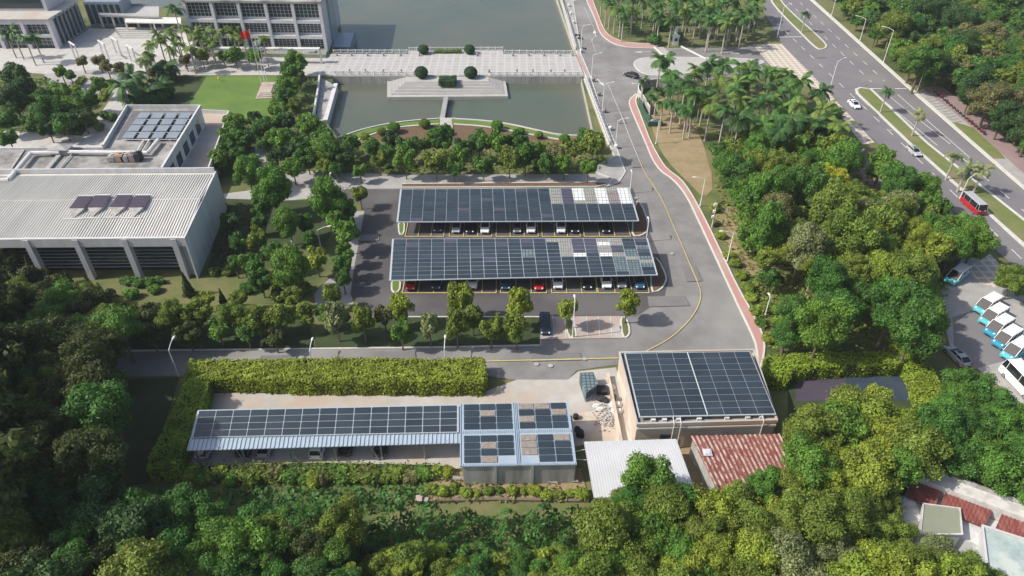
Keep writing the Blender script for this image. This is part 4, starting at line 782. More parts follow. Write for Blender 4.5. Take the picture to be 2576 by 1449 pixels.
for i in range(5):
    a = 3.5+i*bw; m = MB(); D.box(m, a, a+3.2, -3.6, -1.6, 1.1, 1.7); m.box8([D.p(a+.2,-3.4,1.7), D.p(a+3,-3.4,1.7), D.p(a+3,-1.8,1.7), D.p(a+.2,-1.8,1.7), D.p(a+.9,-3,2.1), D.p(a+2.3,-3,2.1), D.p(a+2.3,-2.2,2.1), D.p(a+.9,-2.2,2.1)])
    o = single('light_well', m, M['pclear'], '', 'skylight', 'light wells on the podium'); REG.append((o, 'pale glazed light well on the office podium', 800-i*70, 105))
m = MB(); w0, w1 = D.p(-6,-1,0), D.p(-6,8,0); D.box(m, -6.5, -.6, D.D*.15, D.D*.6, WZ, .3); D.box(m, -6.5, -6.3, D.D*.15, D.D*.6, .3, 1.2); single('lake_platform', m, M['steel'], 'dark platform jutting into the lake beside the office block', 'platform')
# pergola in front
c = G(650,150); t = thing('pergola', 'long white beam on slim columns in front of the office block', 'pergola', (c.x, c.y, 0))
p0, p1 = G(810,160), G(488,158); hb = 4.6; m = MB(); m.ribbon([p0, p1], 1.6, hb-.55, hb); put('beam', m, M['white'], t)
for i in range(5): q = p0.lerp(p1, i/4); m = MB(); m.box(q.x-.2, q.x+.2, q.y-.2, q.y+.2, 0, hb-.57); put('column', m, M['white'], t)
for i, (x, y) in enumerate(((196,150),(268,146),(338,158),(300,138))):
    g = G(x, y); t = thing('portal_frame', '', 'portal frame', (g.x, g.y, 0), 0, 'white portal frames on the plaza'); REG.append((t, 'freestanding white portal frame on the plaza', x, y))
    for s in (-1.5, 1.5): m = MB(); m.box(g.x+s-.15, g.x+s+.15, g.y-.15-s, g.y+.15-s, 0, 4.6); put('post', m, M['white'], t)
    m = MB(); m.ribbon([(g.x-1.7, g.y+1.7), (g.x+1.7, g.y-1.7)], .35, 4.6, 4.95); put('beam', m, M['white'], t)
# --- far left block
e0 = G(150,123); e1 = G(-120,123); e2 = G(222,72)
E_ = Fr(e0, e1, e2); HE = hz(150,123,48)
t = thing('office_wing', 'white office wing with dark glazed side wall at the top left corner', 'building', E_.p(E_.L/2, E_.D/2))
m = MB(); E_.box(m, .5, E_.L, 2, E_.D, 0, HE-.3); put('wall', m, M['wallw'], t); m = MB(); E_.box(m, 0, E_.L, -.2, E_.D, HE-.28, HE); put('roof', m, M['concrete'], t)
m = MB(); E_.box(m, .2, E_.L, 0, 1.9, HE-1.6, HE-.3); E_.box(m, 1, E_.L, .1, 1.9, HE-5.6, HE-4.8); put('fascia', m, M['lilac'], t)
for i in range(4): m = MB(); a = 0+i*8.2; E_.box(m, a, a+1.1, -.1, 1.9, 0, HE-.3); put('column', m, M['lilac'], t)
for i in range(3):
    for z0_, z1_ in ((HE-4.7, HE-1.7), (HE-9.2, HE-5.7)):
        m = MB(); E_.box(m, 1.2+i*8.2, 8.1+i*8.2, 1.5, 1.9, max(.2, z0_), z1_); o = put('window', m, M['glass'], t)
        fm = MB()
        for q in range(1, 5): x = 1.2+i*8.2+6.9*q/5; E_.box(fm, x-.06, x+.06, 1.38, 1.48, max(.2, z0_), z1_)
        for q in range(1, 3): zz = z0_+(z1_-z0_)*q/3; E_.box(fm, 1.2+i*8.2, 8.1+i*8.2, 1.4, 1.49, zz-.04, zz+.04)
        put('frame', fm, M['lilac'], o)
m = MB(); E_.box(m, .42, .5, 1.5, E_.D-.5, .3, HE-1); put('glass_wall', m, M['glass'], t)
for i in range(7): m = MB(); b = 2+i*(E_.D-3)/6.5; E_.box(m, .1, .42, b, b+.7, 0, HE-.3); put('pilaster', m, M['steel'], t)
m = MB(); E_.box(m, 4, E_.L, 8, E_.D, HE, HE+4.5); put('upper_wall', m, M['wallw'], t)
m = MB(); E_.box(m, 5, E_.L-1, 7.9, 7.98, HE+.8, HE+3.9); put('upper_window', m, M['glass'], t)
m = MB(); E_.box(m, -12, -.2, E_.D+2, E_.D+10, 0, 8); put('rear_wing', m, M['steel'], t)
for i in range(6): m = MB(); E_.box(m, -12+i*2+.3, -12+i*2+1.6, E_.D+1.9, E_.D+1.98, 1, 7.2); put('rear_window', m, M['glass'], t)
# raised deck
c = G(330,50); t = thing('raised_deck', 'white raised deck bridging the two office buildings over a dark opening', 'deck', (c.x, c.y, 0)); dk = [G(x, y, 4.2) for x, y in ((248,38),(400,42),(400,16),(262,16))]
put('deck', MB().prism(dk, 3.7, 4.2), M['palepave'], t); put('railing', MB().ribbon([dk[3], dk[2]], .1, 4.2, 5.1), M['steel'], t); put('railing', MB().ribbon([dk[0], dk[1]], .15, 4.2, 4.9), M['white'], t)
for i in range(6): q = dk[0].lerp(dk[1], i/5); m = MB(); m.box(q.x-.25, q.x+.25, q.y+.3, q.y+.8, 0, 3.7); put('column', m, M['white'], t)
dk = [G(x, y, 3.4) for x, y in ((315,56),(455,58),(455,44),(315,42))]; t = thing('entrance_canopy', 'flat white entrance canopy on columns between the two office buildings', 'canopy', (dk[0].x, dk[0].y, 0)); put('roof', MB().prism(dk, 3.1, 3.4), M['white'], t)
for i in range(3): q = dk[0].lerp(dk[1], i/2); m = MB(); m.box(q.x-.18, q.x+.18, q.y+.1, q.y+.4, 0, 3.1); put('column', m, M['white'], t)
for i in range(5): m = MB(); g = G(400, 78+i*4); m.box(g.x-14+i*.5, g.x+5, g.y-.9, g.y+.9, 0, .9-i*.17); struct('plaza_step', m, M['palepave'])
# --- bridge, balustrades, steps
br_ = GP([(828,137),(1027,137),(1027,128),(1266,127),(1266,137),(1448,138),(1470,192),(838,191),(806,191)], .0)
c = sum(br_, Vector())/len(br_); t = thing('footbridge', 'wide pale footbridge paved in squares, crossing between the lake and the pool', 'bridge', (c.x, c.y, 0))
bq = [p for p in br_]; put('deck', MB().prism([p for p in bq], WZ-.5, .16), M['bridge'], t)
def balus(parent, a, b, h=1.0, sp=2.2, z=.16):
    m = MB(); m.ribbon([a, b], .22, z+h-.12, z+h); m.ribbon([a, b], .25, z, z+.22); L = (b-a).length; n = max(1, int(L/.55))
    for i in range(n+1):
        q = a.lerp(b, i/n); s = .17 if i % 4 == 0 else .06; m.box(q.x-s, q.x+s, q.y-s, q.y+s, z+.22, z+h+(.12 if i % 4 == 0 else -.12))
    return put('balustrade', m, M['white'], parent)
for a, b in (((840,135),(1024,135)),((1270,136),(1446,137)),((1030,129),(1264,128)),((845,189),(1046,190)),((1236,191),(1462,191))): balus(t, G(*a), G(*b))
m = MB(); m.ribbon([G(838,192.3), G(1470,193.3)], .3, WZ, .14); put('retaining_wall', m, M['stone'], t)
for (y, xs) in ((142,(848,885,925,965,1008,1055,1200,1290,1330,1368,1408,1440)),(183,(880,920,965,1010,1230,1300,1340,1385,1420))):
    for x in xs:
        g = G(x, y); m = MB(); m.box(g.x-.35, g.x+.35, g.y-.35, g.y+.35, .16, .32); m.tube((g.x,g.y,.32),(g.x,g.y,.85),.22,.3,8); m.ell((g.x,g.y,.95),.3,.3,.2,8,4)
        o = single('bollard', m, M['stone'], '', 'bollard', 'stone bollards along the footbridge'); REG.append((o, 'stone bollard along the '+('far' if y < 150 else 'near')+' side of the footbridge', x, y))
# stepped terrace
t = thing('stepped_terrace', 'broad stepped stone terrace leading from the footbridge down to the pool', 'steps', G(1125,225)); N_ = 10
o4 = [G(974,244,-1.2), G(1278,242,-1.2), G(1272,193.3,-1.2), G(978,193.3,-1.2)]; i4 = [G(1020,206,.1), G(1230,205,.1), G(1229,193.3,.1), G(1021,193.3,.1)]
yb = G(1100,193.3).y-.16
def qd(s): return [(a.x+(b.x-a.x)*s, (a.y+(b.y-a.y)*s) if k < 2 else yb) for k, (a, b) in enumerate(zip(o4, i4))]
put('base', MB().prism(qd(0), WZ-.5, -1.2), M['palepave'], t)
for i in range(N_):
    s = .2+.8*i/(N_-1); h = -1.2+1.3*(i+1)/N_; put('step', MB().prism(qd(s), h-.14, h), M['palepave'] if i % 2 else M['pave'], t)
t = thing('stepping_walkway', 'narrow slatted stone walkway over the pool from the stepped terrace to the bank', 'walkway', G(1123,270)); a, b = G(1123,245,-1.1), G(1123,299,-.4)
for i in range(22):
    y0 = a.y+(b.y-a.y)*i/22; y1 = a.y+(b.y-a.y)*(i+.68)/22; m = MB(); m.box(a.x-.62, a.x+.62, y1, y0, -.75, -.55); put('slab', m, M['palepave'], t)
m = MB(); m.box(a.x-.45, a.x-.25, b.y, a.y, WZ, -.78); m.box(a.x+.25, a.x+.45, b.y, a.y, WZ, -.78); put('beam', m, M['stone'], t)
_z[0] += .01; struct('path', MB().prism(GP([(1107,298),(1137,298),(1137,306),(1141,332),(1104,332),(1107,306)]), -2, .2), M['concrete'])
em = MB(); em.ribbon(GP(chaikin([(851,347),(925,322),(1006,307),(1106,299)], 2)), .35, -.5, .25); em.ribbon(GP(chaikin([(1137,299),(1229,305),(1288,314),(1340,326),(1413,342),(1495,342)], 2)), .35, -.5, .25)
em.ribbon(GP(chaikin([(900,352),(960,330),(1010,319),(1104,313)], 2)), .45, 0, .2); em.ribbon(GP(chaikin([(1141,313),(1229,319),(1330,338),(1430,356)], 2)), .45, 0, .2); struct('kerb', em, M['kerb'])
struct('grass_bank', MB().prism(GP([(853,350),(925,325),(1006,310),(1106,302),(1106,312),(1010,318),(930,336),(890,352)]), None, .16), M['lawn'])
struct('grass_bank', MB().prism(GP([(1138,302),(1229,308),(1340,330),(1413,346),(1420,352),(1330,336),(1229,318),(1138,312)]), None, .16), M['lawn'])
# pool side walls and lakeside balustrade
t = thing('sloping_wall', 'pale capped wall running along the left side of the pool', 'wall', G(830,255)); w = GP([(845,213),(819,305)]); put('wall', MB().ribbon(w, .9, WZ, .3), M['wallw'], t); put('coping', MB().ribbon(w, 1.1, .3, .42), M['white'], t)
t = thing('channel_wall', 'thin blue-grey wall parallel to the left side of the pool', 'wall', G(800,250)); w = GP([(806,192),(802,232),(790,300)]); put('wall', MB().ribbon(w, .35, 0, 1.3), M['lilac'], t); put('coping', MB().ribbon(w, .45, 1.3, 1.4), M['white'], t)
_z[0] += .004; struct('path', MB().prism(GP([(808,196),(838,213),(815,305),(796,305)]), None, .12), M['stone'])
for nm, q, lb in (('balustrade_wall', [(1411,0),(1448,128)], 'white balustrade between the campus road and the lake'), ('balustrade_wall', [(1471,200),(1533,368)], 'white balustrade between the campus road and the pool')):
    a, b = G(*q[0]), G(*q[1]); a = a+(a-b)*.3 if q[0][1] == 0 else a; t = thing(nm, lb, 'balustrade', (a+b)/2); balus(t, a, b, 1.1, z=.3); put('plinth', MB().ribbon([a, b], .8, 0, .32), M['palepave'], t); n_ = 1
m = MB(); q = [(1428,140),(1465,200)]; m.ribbon([G(1452,140), G(1478,196)], .5, 0, .25); struct('kerb', m, M['red'])
# flag poles
t = thing('flag_platform', 'pinkish stepped platform at the right edge of the lawn carrying three flagpoles', 'platform', G(672,228)); f4 = [(643,250),(690,248),(702,208),(660,208)]
for i in range(4): w = GP(f4); c = sum(w, Vector())/4; put('step', MB().prism([c+(p-c)*(1-i*.14) for p in w], 0 if i == 0 else i*.2-.02, .2+i*.2), M['brick'], t)
for i, (x, y, xt, yt) in enumerate(((660,222,643,75),(668,216,651,88),(676,222,660,92))):
    g = G(x, y); hh = hz(x, y, yt); t = thing('flagpole', ['tall flagpole with a red flag, tallest of three','plain silver flagpole in the middle of three','right flagpole of three with a white flag'][i], 'flagpole', (g.x, g.y, 0), 0, 'flagpoles'); m = MB(); m.tube((g.x,g.y,.6),(g.x,g.y,hh),.09,.05,8); m.ell((g.x,g.y,hh+.08),.12,.12,.12,8,4); put('pole', m, M['lampw'], t)
    if i != 1:
        m = MB(); n = 8; w_, h_ = (2.6, 1.9) if i == 0 else (1.7, 1.4); z0 = hh-.2 if i == 0 else hh-.9
        for k in range(n):
            x0, x1 = -w_*k/n, -w_*(k+1)/n; y0, y1 = .22*math.sin(k*1.3), .22*math.sin((k+1)*1.3); d0, d1 = .5*(k/n)**1.5, .5*((k+1)/n)**1.5
            m.box8([(g.x+x0,g.y+y0,z0-h_-d0),(g.x+x0,g.y+y0+.02,z0-h_-d0),(g.x+x1,g.y+y1+.02,z0-h_-d1),(g.x+x1,g.y+y1,z0-h_-d1),(g.x+x0,g.y+y0,z0-d0),(g.x+x0,g.y+y0+.02,z0-d0),(g.x+x1,g.y+y1+.02,z0-d1),(g.x+x1,g.y+y1,z0-d1)])
        put('flag', m, M['flagred'] if i == 0 else M['white'], t)
m = MB(); g = G(552,205); m.box(g.x-.12,g.x+.12,g.y-.12,g.y+.12,0,.9); m.tube((g.x,g.y,.9),(g.x,g.y,1.2),.35,.12,6); m.ell((g.x,g.y,1.3),.22,.22,.2,6,4); single('lawn_sprinkler', m, M['yel'], 'small yellow post standing in the middle of the bright lawn', 'sprinkler')
# ------------------------------------------------------------------ solar structures
def canopy(name, label, cn, zf, zb, nx, ny, special, gapx=(), below=.065, gu=.026, gv=.048, cat='carport', postsxy=(), frame='frame', deck=True, ext=0, pm='panel', gapw=.02):
    """cn: front-left, front-right, back-right, back-left pixels; zf/zb heights"""
    q = [G(*cn[0], zf), G(*cn[1], zf), G(*cn[2], zb), G(*cn[3], zb)]; c = sum(q, Vector())/4
    t = thing(name, label, cat, (c.x, c.y, 0)); f = lambda s, r: q[0].lerp(q[1], s).lerp(q[3].lerp(q[2], s), r)
    if deck:
        m = MB(); e = .006; a, b, c_, d = f(-e, -.01), f(1+e, -.01), f(1+e, 1.01), f(-e, 1.01); dn = Vector((0,0,-.22)); up = Vector((0,0,-below)); m.box8([a+dn, b+dn, c_+dn, d+dn, a+up, b+up, c_+up, d+up]); put('roof_frame', m, M[frame], t)
    cells = [(i, j) for j in range(ny) for i in range(nx)]; big = cells[:100]; rest = cells[100:]
    def cell(m, i, j):
        s0, s1, r0, r1 = (i+gu)/nx, (i+1-gu)/nx, (j+gv)/ny, (j+1-gv)/ny
        p = [f(s0, r0), f(s1, r0), f(s1, r1), f(s0, r1)]; z = Vector((0,0,-.05)); m.box8([v+z for v in p]+p)
    groups = {}
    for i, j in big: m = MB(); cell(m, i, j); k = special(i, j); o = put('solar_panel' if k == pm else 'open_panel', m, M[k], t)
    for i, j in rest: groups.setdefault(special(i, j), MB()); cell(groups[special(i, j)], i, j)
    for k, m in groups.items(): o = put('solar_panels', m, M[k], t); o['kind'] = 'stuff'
    for s, r in postsxy:
        p = f(s, r); m = MB(); m.box(p.x-.13, p.x+.13, p.y-.13, p.y+.13, 0, p.z-.23); put('post', m, M['steel'], t)
    return t, f
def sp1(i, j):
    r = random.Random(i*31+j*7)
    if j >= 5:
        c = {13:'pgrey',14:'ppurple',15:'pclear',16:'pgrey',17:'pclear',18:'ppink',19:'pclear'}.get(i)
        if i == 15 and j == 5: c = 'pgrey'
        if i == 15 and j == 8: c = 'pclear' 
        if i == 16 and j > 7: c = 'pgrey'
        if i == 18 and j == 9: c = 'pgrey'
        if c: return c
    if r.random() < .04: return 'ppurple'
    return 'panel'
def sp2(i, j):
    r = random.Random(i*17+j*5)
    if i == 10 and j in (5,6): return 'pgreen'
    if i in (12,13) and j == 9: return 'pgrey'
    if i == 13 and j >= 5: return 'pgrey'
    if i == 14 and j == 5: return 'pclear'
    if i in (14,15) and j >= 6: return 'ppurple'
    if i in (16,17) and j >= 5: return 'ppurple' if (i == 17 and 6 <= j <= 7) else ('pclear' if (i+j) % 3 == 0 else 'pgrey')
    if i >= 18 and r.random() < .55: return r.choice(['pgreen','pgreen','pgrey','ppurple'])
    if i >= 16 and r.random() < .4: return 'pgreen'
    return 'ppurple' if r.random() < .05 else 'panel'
PS = [(s, r) for s in (.08,.27,.46,.65,.84,.97) for r in (.35,.85)]
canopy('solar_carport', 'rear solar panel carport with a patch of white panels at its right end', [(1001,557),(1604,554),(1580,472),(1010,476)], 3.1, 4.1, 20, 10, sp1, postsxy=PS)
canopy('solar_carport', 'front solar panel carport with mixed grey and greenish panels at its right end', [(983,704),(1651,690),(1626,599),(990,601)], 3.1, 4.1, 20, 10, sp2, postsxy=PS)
t, f = canopy('workshop_solar_array', 'square dark solar array lying over the flat roof of the peach building', [(1610,1047),(1950,1040),(1885,884),(1573,889)], 5.5, 5.9, 8, 10, lambda i, j: 'panel', cat='solar array', gu=.02, gv=.038)
m = MB(); a, b = f(.5, 0), f(.5, 1); m.tube(a, b, .09); put('middle_rail', m, M['frame'], t)
# peach building
ZC = 4.9
q = [G(x, y, ZC) for x, y in ((1603,1068),(1954,1058),(1896,882),(1559,889))]; c = sum(q, Vector())/4
t = thing('workshop_building', 'low peach walled building under the square solar array', 'building', (c.x, c.y, 0)); put('wall', MB().prism(q, 0, ZC-.3), M['peach'], t); put('roof', MB().prism([c+(p-c)*.97 for p in q], None, ZC-.25), M['flat_roof'], t)
put('parapet', MB().ribbon(q, .35, ZC-.3, ZC+.25, True), M['concrete'], t); put('coping', MB().ribbon([q[0], q[1]], .5, ZC-.9, ZC-.6), M['concrete'], t)
m = MB(); qa = q[0].lerp(q[1], .18); m.box(qa.x, qa.x+1.6, qa.y-.12, qa.y-.02, 1.6, 2.8); put('window', m, M['dark'], t)
for s in (.26, .31, .9): p = q[0].lerp(q[1], s); m = MB(); m.path([(p.x, p.y+1.5, ZC+.5), (p.x, p.y-.3, ZC+.3), (p.x, p.y-.3, .5)], .06, 6); put('pipe', m, M['white'], t)
for s in (.12, .2, .3, .45, .65, .8, .9): p = q[0].lerp(q[1], s); m = MB(); m.box(p.x-.3, p.x+.3, p.y+.5, p.y+.9, ZC-.25, ZC+.2); put('inverter_box', m, M['white'], t)
m = MB(); m.ribbon([q[3]+Vector((-1.4,0,0)), q[0]+Vector((-1.6,0,0))], .35, 0, 1.0); single('low_wall', m, M['peach'], 'low peach wall parallel to the left side of the workshop', 'wall')
# long shed
def spL(i, j): return 'panel'
lf, lf_f = canopy('long_solar_shed', 'long shed with a pale blue metal roof carrying fifteen columns of solar panels', [(485,1099),(1150,1086),(1150,1019),(500,1033)], 4.16, 4.83, 15, 4, spL, cat='shed', gu=.035, gv=.05)
m = MB(); r4 = [G(470,1132,3.7), G(1159,1113,3.7), G(1159,1016,4.65), G(497,1030,4.65)]; dn = Vector((0,0,-.2)); up = Vector((0,0,-.12)); m.box8([p+dn*1.2 for p in r4]+[p+up for p in r4])
L_ = (r4[1]-r4[0]).length; n = int(L_/.55)
for i in range(n):
    a = r4[0].lerp(r4[1], i/n); b = r4[3].lerp(r4[2], i/n); b = a.lerp(b, .27); e = Vector((.12, 0, 0)); z = Vector((0,0,-.02)); m.box8([a+up, a+e+up, b+e+up, b+up, a+z, a+e+z, b+e+z, b+z])
put('roof', m, M['blueroof'], lf)
for s in (.02,.19,.36,.53,.7,.86): 
    for bk_ in (.08, .9): p = r4[0].lerp(r4[1], s).lerp(r4[3].lerp(r4[2], s), bk_); m = MB(); m.box(p.x-.1, p.x+.1, p.y-.1, p.y+.1, 0, p.z-.25); put('post', m, M['steel'], lf)
for s in (.165,.365,.66): p = r4[0].lerp(r4[1], s); m = MB(); m.tube((p.x+1.0, p.y+.4, 0), (p.x, p.y+.4, 3.4), .09); put('brace', m, M['steel'], lf)
m = MB(); m.ribbon([r4[3]+Vector((0,-.4,0)), r4[2]+Vector((0,-.4,0))], .2, 0, 2.2); put('back_wall', m, M['cwall'], lf)
# right block
rb = [G(1157,1172,4.2), G(1451,1167,4.2), G(1430,1010,4.75), G(1157,1015,4.75)]; c = sum(rb, Vector())/4
t = thing('block_shed', 'wide shed joined to the long one, its blue roof divided into four panel fields', 'shed', (c.x, c.y, 0)); m = MB(); m.box8([p+dn*1.4 for p in rb]+[p+up for p in rb]); fb = lambda s, r: rb[0].lerp(rb[1], s).lerp(rb[3].lerp(rb[2], s), r)
for i in range(52):
    for r0, r1 in ((0, .03), (.5, .545)): a, b = fb(i/52, r0), fb(i/52, r1); e = Vector((.1,0,0)); z = Vector((0,0,-.03)); m.box8([a+up, a+e+up, b+e+up, b+up, a+z, a+e+z, b+e+z, b+z])
for s in (.005, .485, .5, .515): a, b = fb(s, 0), fb(s, 1); m.tube(a+Vector((0,0,-.06)), b+Vector((0,0,-.06)), .07, n=4)
put('roof', m, M['blueroof'], t)
brn = {(1,0),(1,2),(3,1),(3,3),(4,7),(3,7),(3,5),(5,6),(1,6),(3,2),(5,3)}
for j in range(8):
    for i in range(6):
        if j == 0 and i in (2, 3): continue
        s0 = (.03 if i < 3 else .53)+(i % 3)*.148; r0 = (.04 if j < 4 else .56)+(j % 4)*.107; m = MB(); p = [fb(s0+.006, r0+.006), fb(s0+.142, r0+.006), fb(s0+.142, r0+.101), fb(s0+.006, r0+.101)]; m.box8([v+Vector((0,0,-.06)) for v in p]+p)
        k = (i, j) in brn; put('open_panel' if k else 'solar_panel', m, M['pbrown'] if k else M['panel'], t)
m = MB(); a, b = fb(.03, .03), fb(.99, .03); m.ribbon([a, b], .3, 0, 3.9); m.ribbon([a, a+Vector((0,8,0))], .3, 0, 3.9); m.ribbon([b, b+Vector((0,8,0))], .3, 0, 3.9); put('wall', m, M['cwall'], t)
for s in (.3, .62): p = fb(s, .02); m = MB(); m.box(p.x-.2, p.x+.2, p.y-.2, p.y+.05, 0, 3.9); put('pier', m, M['cwall'], t)
# white shed and rust roof
def ribroof(name, label, cn, z0, z1, m_, wallm, step, rw, rh, cat='shed'):
    q = [G(*cn[0], z0), G(*cn[1], z0), G(*cn[2], z1), G(*cn[3], z1)]; c = sum(q, Vector())/4; t = thing(name, label, cat, (c.x, c.y, 0)); m = MB(); m.box8([p-Vector((0,0,.12)) for p in q]+q); L = (q[1]-q[0]).length; n = int(L/step)
    for i in range(n+1):
        s = min(i*step/L, 1-rw/L); a, b = q[0].lerp(q[1], s), q[3].lerp(q[2], s); e = (q[1]-q[0]).normalized()*rw; z = Vector((0,0,rh)); m.box8([a, a+e, b+e, b, a+z, a+e+z, b+e+z, b+z])
        if name == 'rusty_shed':
            e2 = (q[1]-q[0]).normalized()*(rw+.06); zz = Vector((0,0,.01)); rr = globals().setdefault('RIBS', MB()); rr.box8([a+z-e*.1, a+e2+z-e*.1, b+e2+z-e*.1, b+z-e*.1, a+z+zz-e*.1, a+e2+z+zz-e*.1, b+e2+z+zz-e*.1, b+z+zz-e*.1])
    put('roof', m, M[m_], t); w = MB()
    if name == 'rusty_shed': put('roof_ribs', RIBS, M['rustrib'], t); cc = [c+(p-c)*.96 for p in q]; w.prism(cc, 0, z0-.14); put('wall', w, M[wallm], t); return t, q
ribroof('white_shed', 'white corrugated metal shed roof left of the rusty one', [(1494,1252),(1752,1244),(1701,1104),(1469,1111)], 3.4, 3.9, 'shedwhite', 'cwall', .34, .06, .03)
t, q = ribroof('rusty_shed', 'rusty red corrugated shed roof with pale streaks below the peach building', [(1808,1240),(2030,1226),(1962,1092),(1738,1097)], 3.2, 3.8, 'rust', 'cwall', .6, .2, .08)
m = MB(); g = G(1780,1140,3.7); m.box(g.x-.6, g.x+.5, g.y-.55, g.y+.55, 3.75, 3.9); m.box(g.x-.4, g.x+.3, g.y-.35, g.y+.35, 3.9, 4.0); single('roof_hatch', m, M['lilac'], 'small pale square cover lying on the rusty roof', 'roof cover')
# bottom right long building
fr_ = Fr(G(2302,1196,5), G(2640,1322,5), G(2310,1180,5)); t = thing('long_white_building', 'derelict long white building with a pale roof ledge and rusty awnings, bottom right', 'building', fr_.p(8, -3))
m = MB(); fr_.box(m, 0, fr_.L, -.2, 1.6, 0, 5); put('ledge', m, M['cwallpale'], t); m = MB(); fr_.box(m, 0, fr_.L, 1.6, 1.9, 4.6, 5.5); put('parapet', m, M['cwall'], t)
m = MB(); fr_.box(m, 0, fr_.L, -5, -.25, 0, 2.9); put('wall', m, M['wallw'], t)
for a0, a1 in ((.3,3.3),(3.7,8.6),(9.6,12.3)):
    m = MB(); m.box8([fr_.p(a0,-2.6,3.5), fr_.p(a1,-2.6,3.5), fr_.p(a1,-.3,4.2), fr_.p(a0,-.3,4.2), fr_.p(a0,-2.6,3.6), fr_.p(a1,-2.6,3.6), fr_.p(a1,-.3,4.3), fr_.p(a0,-.3,4.3)])
    k = a0
    while k < a1-.1: m.box8([fr_.p(k,-2.6,3.58), fr_.p(k+.1,-2.6,3.58), fr_.p(k+.1,-.3,4.28), fr_.p(k,-.3,4.28), fr_.p(k,-2.6,3.68), fr_.p(k+.1,-2.6,3.68), fr_.p(k+.1,-.3,4.38), fr_.p(k,-.3,4.38)]); k += .42
    put('rusty_awning', m, M['rust'], t)
m = MB(); fr_.box(m, 13.2, fr_.L, -2.6, -.25, 2.9, 4.0)
put('side_wall', m, M['peach'], t)
for i in range(7): m = MB(); fr_.box(m, 14.4+i*1.15, 14.8+i*1.15, -2.75, -2.62, 3.0, 3.9); put('slot', m, M['rust'], t)
q = [G(x, y, 4.2) for x, y in ((2322,1268),(2414,1280),(2420,1345),(2315,1345))]; t = thing('flat_roof_block', 'square block with a plain olive grey roof below the rusty awnings', 'building', (q[0].x, q[0].y, 0)); put('wall', MB().prism(q, 0, 4.19), M['wallw'], t); c = sum(q, Vector())/4; put('roof', MB().prism([c+(p-c)*.96 for p in q], None, 4.22), M['olive_roof'], t); put('parapet', MB().ribbon(q, .22, 4.2, 4.35, True), M['cwallpale'], t)
q = [G(x, y, 4.2) for x, y in ((2470,1325),(2700,1400),(2760,1560),(2480,1420))]; t = thing('teal_roof_block', 'pale teal weathered flat roof in the bottom right corner', 'building', (q[0].x, q[0].y, 0)); put('wall', MB().prism(q, 0, 4.19), M['wallw'], t); put('roof', MB().prism(q, None, 4.22), M['teal_roof'], t); put('parapet', MB().ribbon([q[3], q[0], q[1]], .3, 4.2, 4.5), M['wallw'], t)
m = MB(); 
for x, y in ((2285,1265),(2296,1285),(2284,1300),(2300,1305)): g = G(x, y, 3); m.ell(g, 1.1, 1.1, .4, 7, 4)
m.prism(GP([(2282,1255),(2308,1262),(2312,1310),(2284,1305)], 3), 0, 2.9); single('rubble_roof', m, M['white'], 'bright white broken roof patch left of the olive flat roof', 'roof')
# ------------------------------------------------------------------ lamp posts
def lamp_at(px, py, ptop, where, arm, ang, hh=None):
    g = G(px, py); h = hh or max(3.0, hz(px, py, ptop)); t = thing('street_lamp', '', 'street lamp', (g.x, g.y, 0), 0, 'street lamps'); REG.append((t, 'white street lamp '+where, px, py))
    ca, sa = math.cos(R(ang)), math.sin(R(ang)); X, Y = g.x, g.y
    m = MB(); m.tube((X,Y,0),(X,Y,.5),.17,.14,8); m.tube((X,Y,.5),(X,Y,h),.10,.07,8); put('pole', m, M['lampw'], t)
    m = MB(); m.path([(X,Y,h-.1),(X+ca*arm*.5,Y+sa*arm*.5,h+arm*.16),(X+ca*arm,Y+sa*arm,h+arm*.22)], .06); put('arm', m, M['lampw'], t)
    m = MB(); c = Vector((X+ca*(arm+.35),Y+sa*(arm+.35),h+arm*.22)); k = len(m.v); m.ell((0,0,0),.48,.2,.1,8,4); m.v = [(c.x+v[0]*ca-v[1]*sa, c.y+v[0]*sa+v[1]*ca, c.z+v[2]) for v in m.v]; put('lamp_head', m, M['white'], t)
for x, y, yt in ((451,947,880),(787,919,886),(1121,917,876)): lamp_at(x, y, yt, 'along the long hedge', 1.9, 90)
lamp_at(1440,850,757,'in the tree island of the brick bays', .7, 90)
for x, y, yt, w in ((1440,52,2,'on the lakeside pavement'),(1461,136,66,'on the lakeside pavement'),(1488,197,138,'on the lakeside pavement'),(1515,282,212,'on the poolside pavement'),(1548,372,303,'on the poolside pavement'),(1517,-12,-40,'on the lakeside pavement')): lamp_at(x, y, yt, w, 1.9, 10)
lamp_at(1609,264,214,'beside the green hoarding', 1.9, 180); lamp_at(1761,519,450,'along the red pavement', 1.9, 180); lamp_at(1829,658,586,'along the red pavement', 1.9, 180); lamp_at(1924,795,775,'hidden in shrubs by the red pavement', .4, 90, 4)
lamp_at(1584,487,436,'at the corner of the rear canopy', .6, 90); lamp_at(1625,609,556,'beside the front canopy', .6, 90); lamp_at(807,622,578,'in the garden left of the car park', 1.9, 15); lamp_at(836,475,440,'on the path above the garden', .3, 90); lamp_at(1650,362,300,'on the bare soil under the palms', 1.5, 200, 6)
for x, y, yt, a in ((2163,102,48,150),(2221,160,76,150),(2305,234,145,150),(2087,226,155,30),(1955,95,17,30),(2090,45,0,150),(2414,500,450,30)): lamp_at(x, y, yt, 'on the right verge of the avenue' if a == 150 else 'on the left kerb of the avenue', 2.6, a)
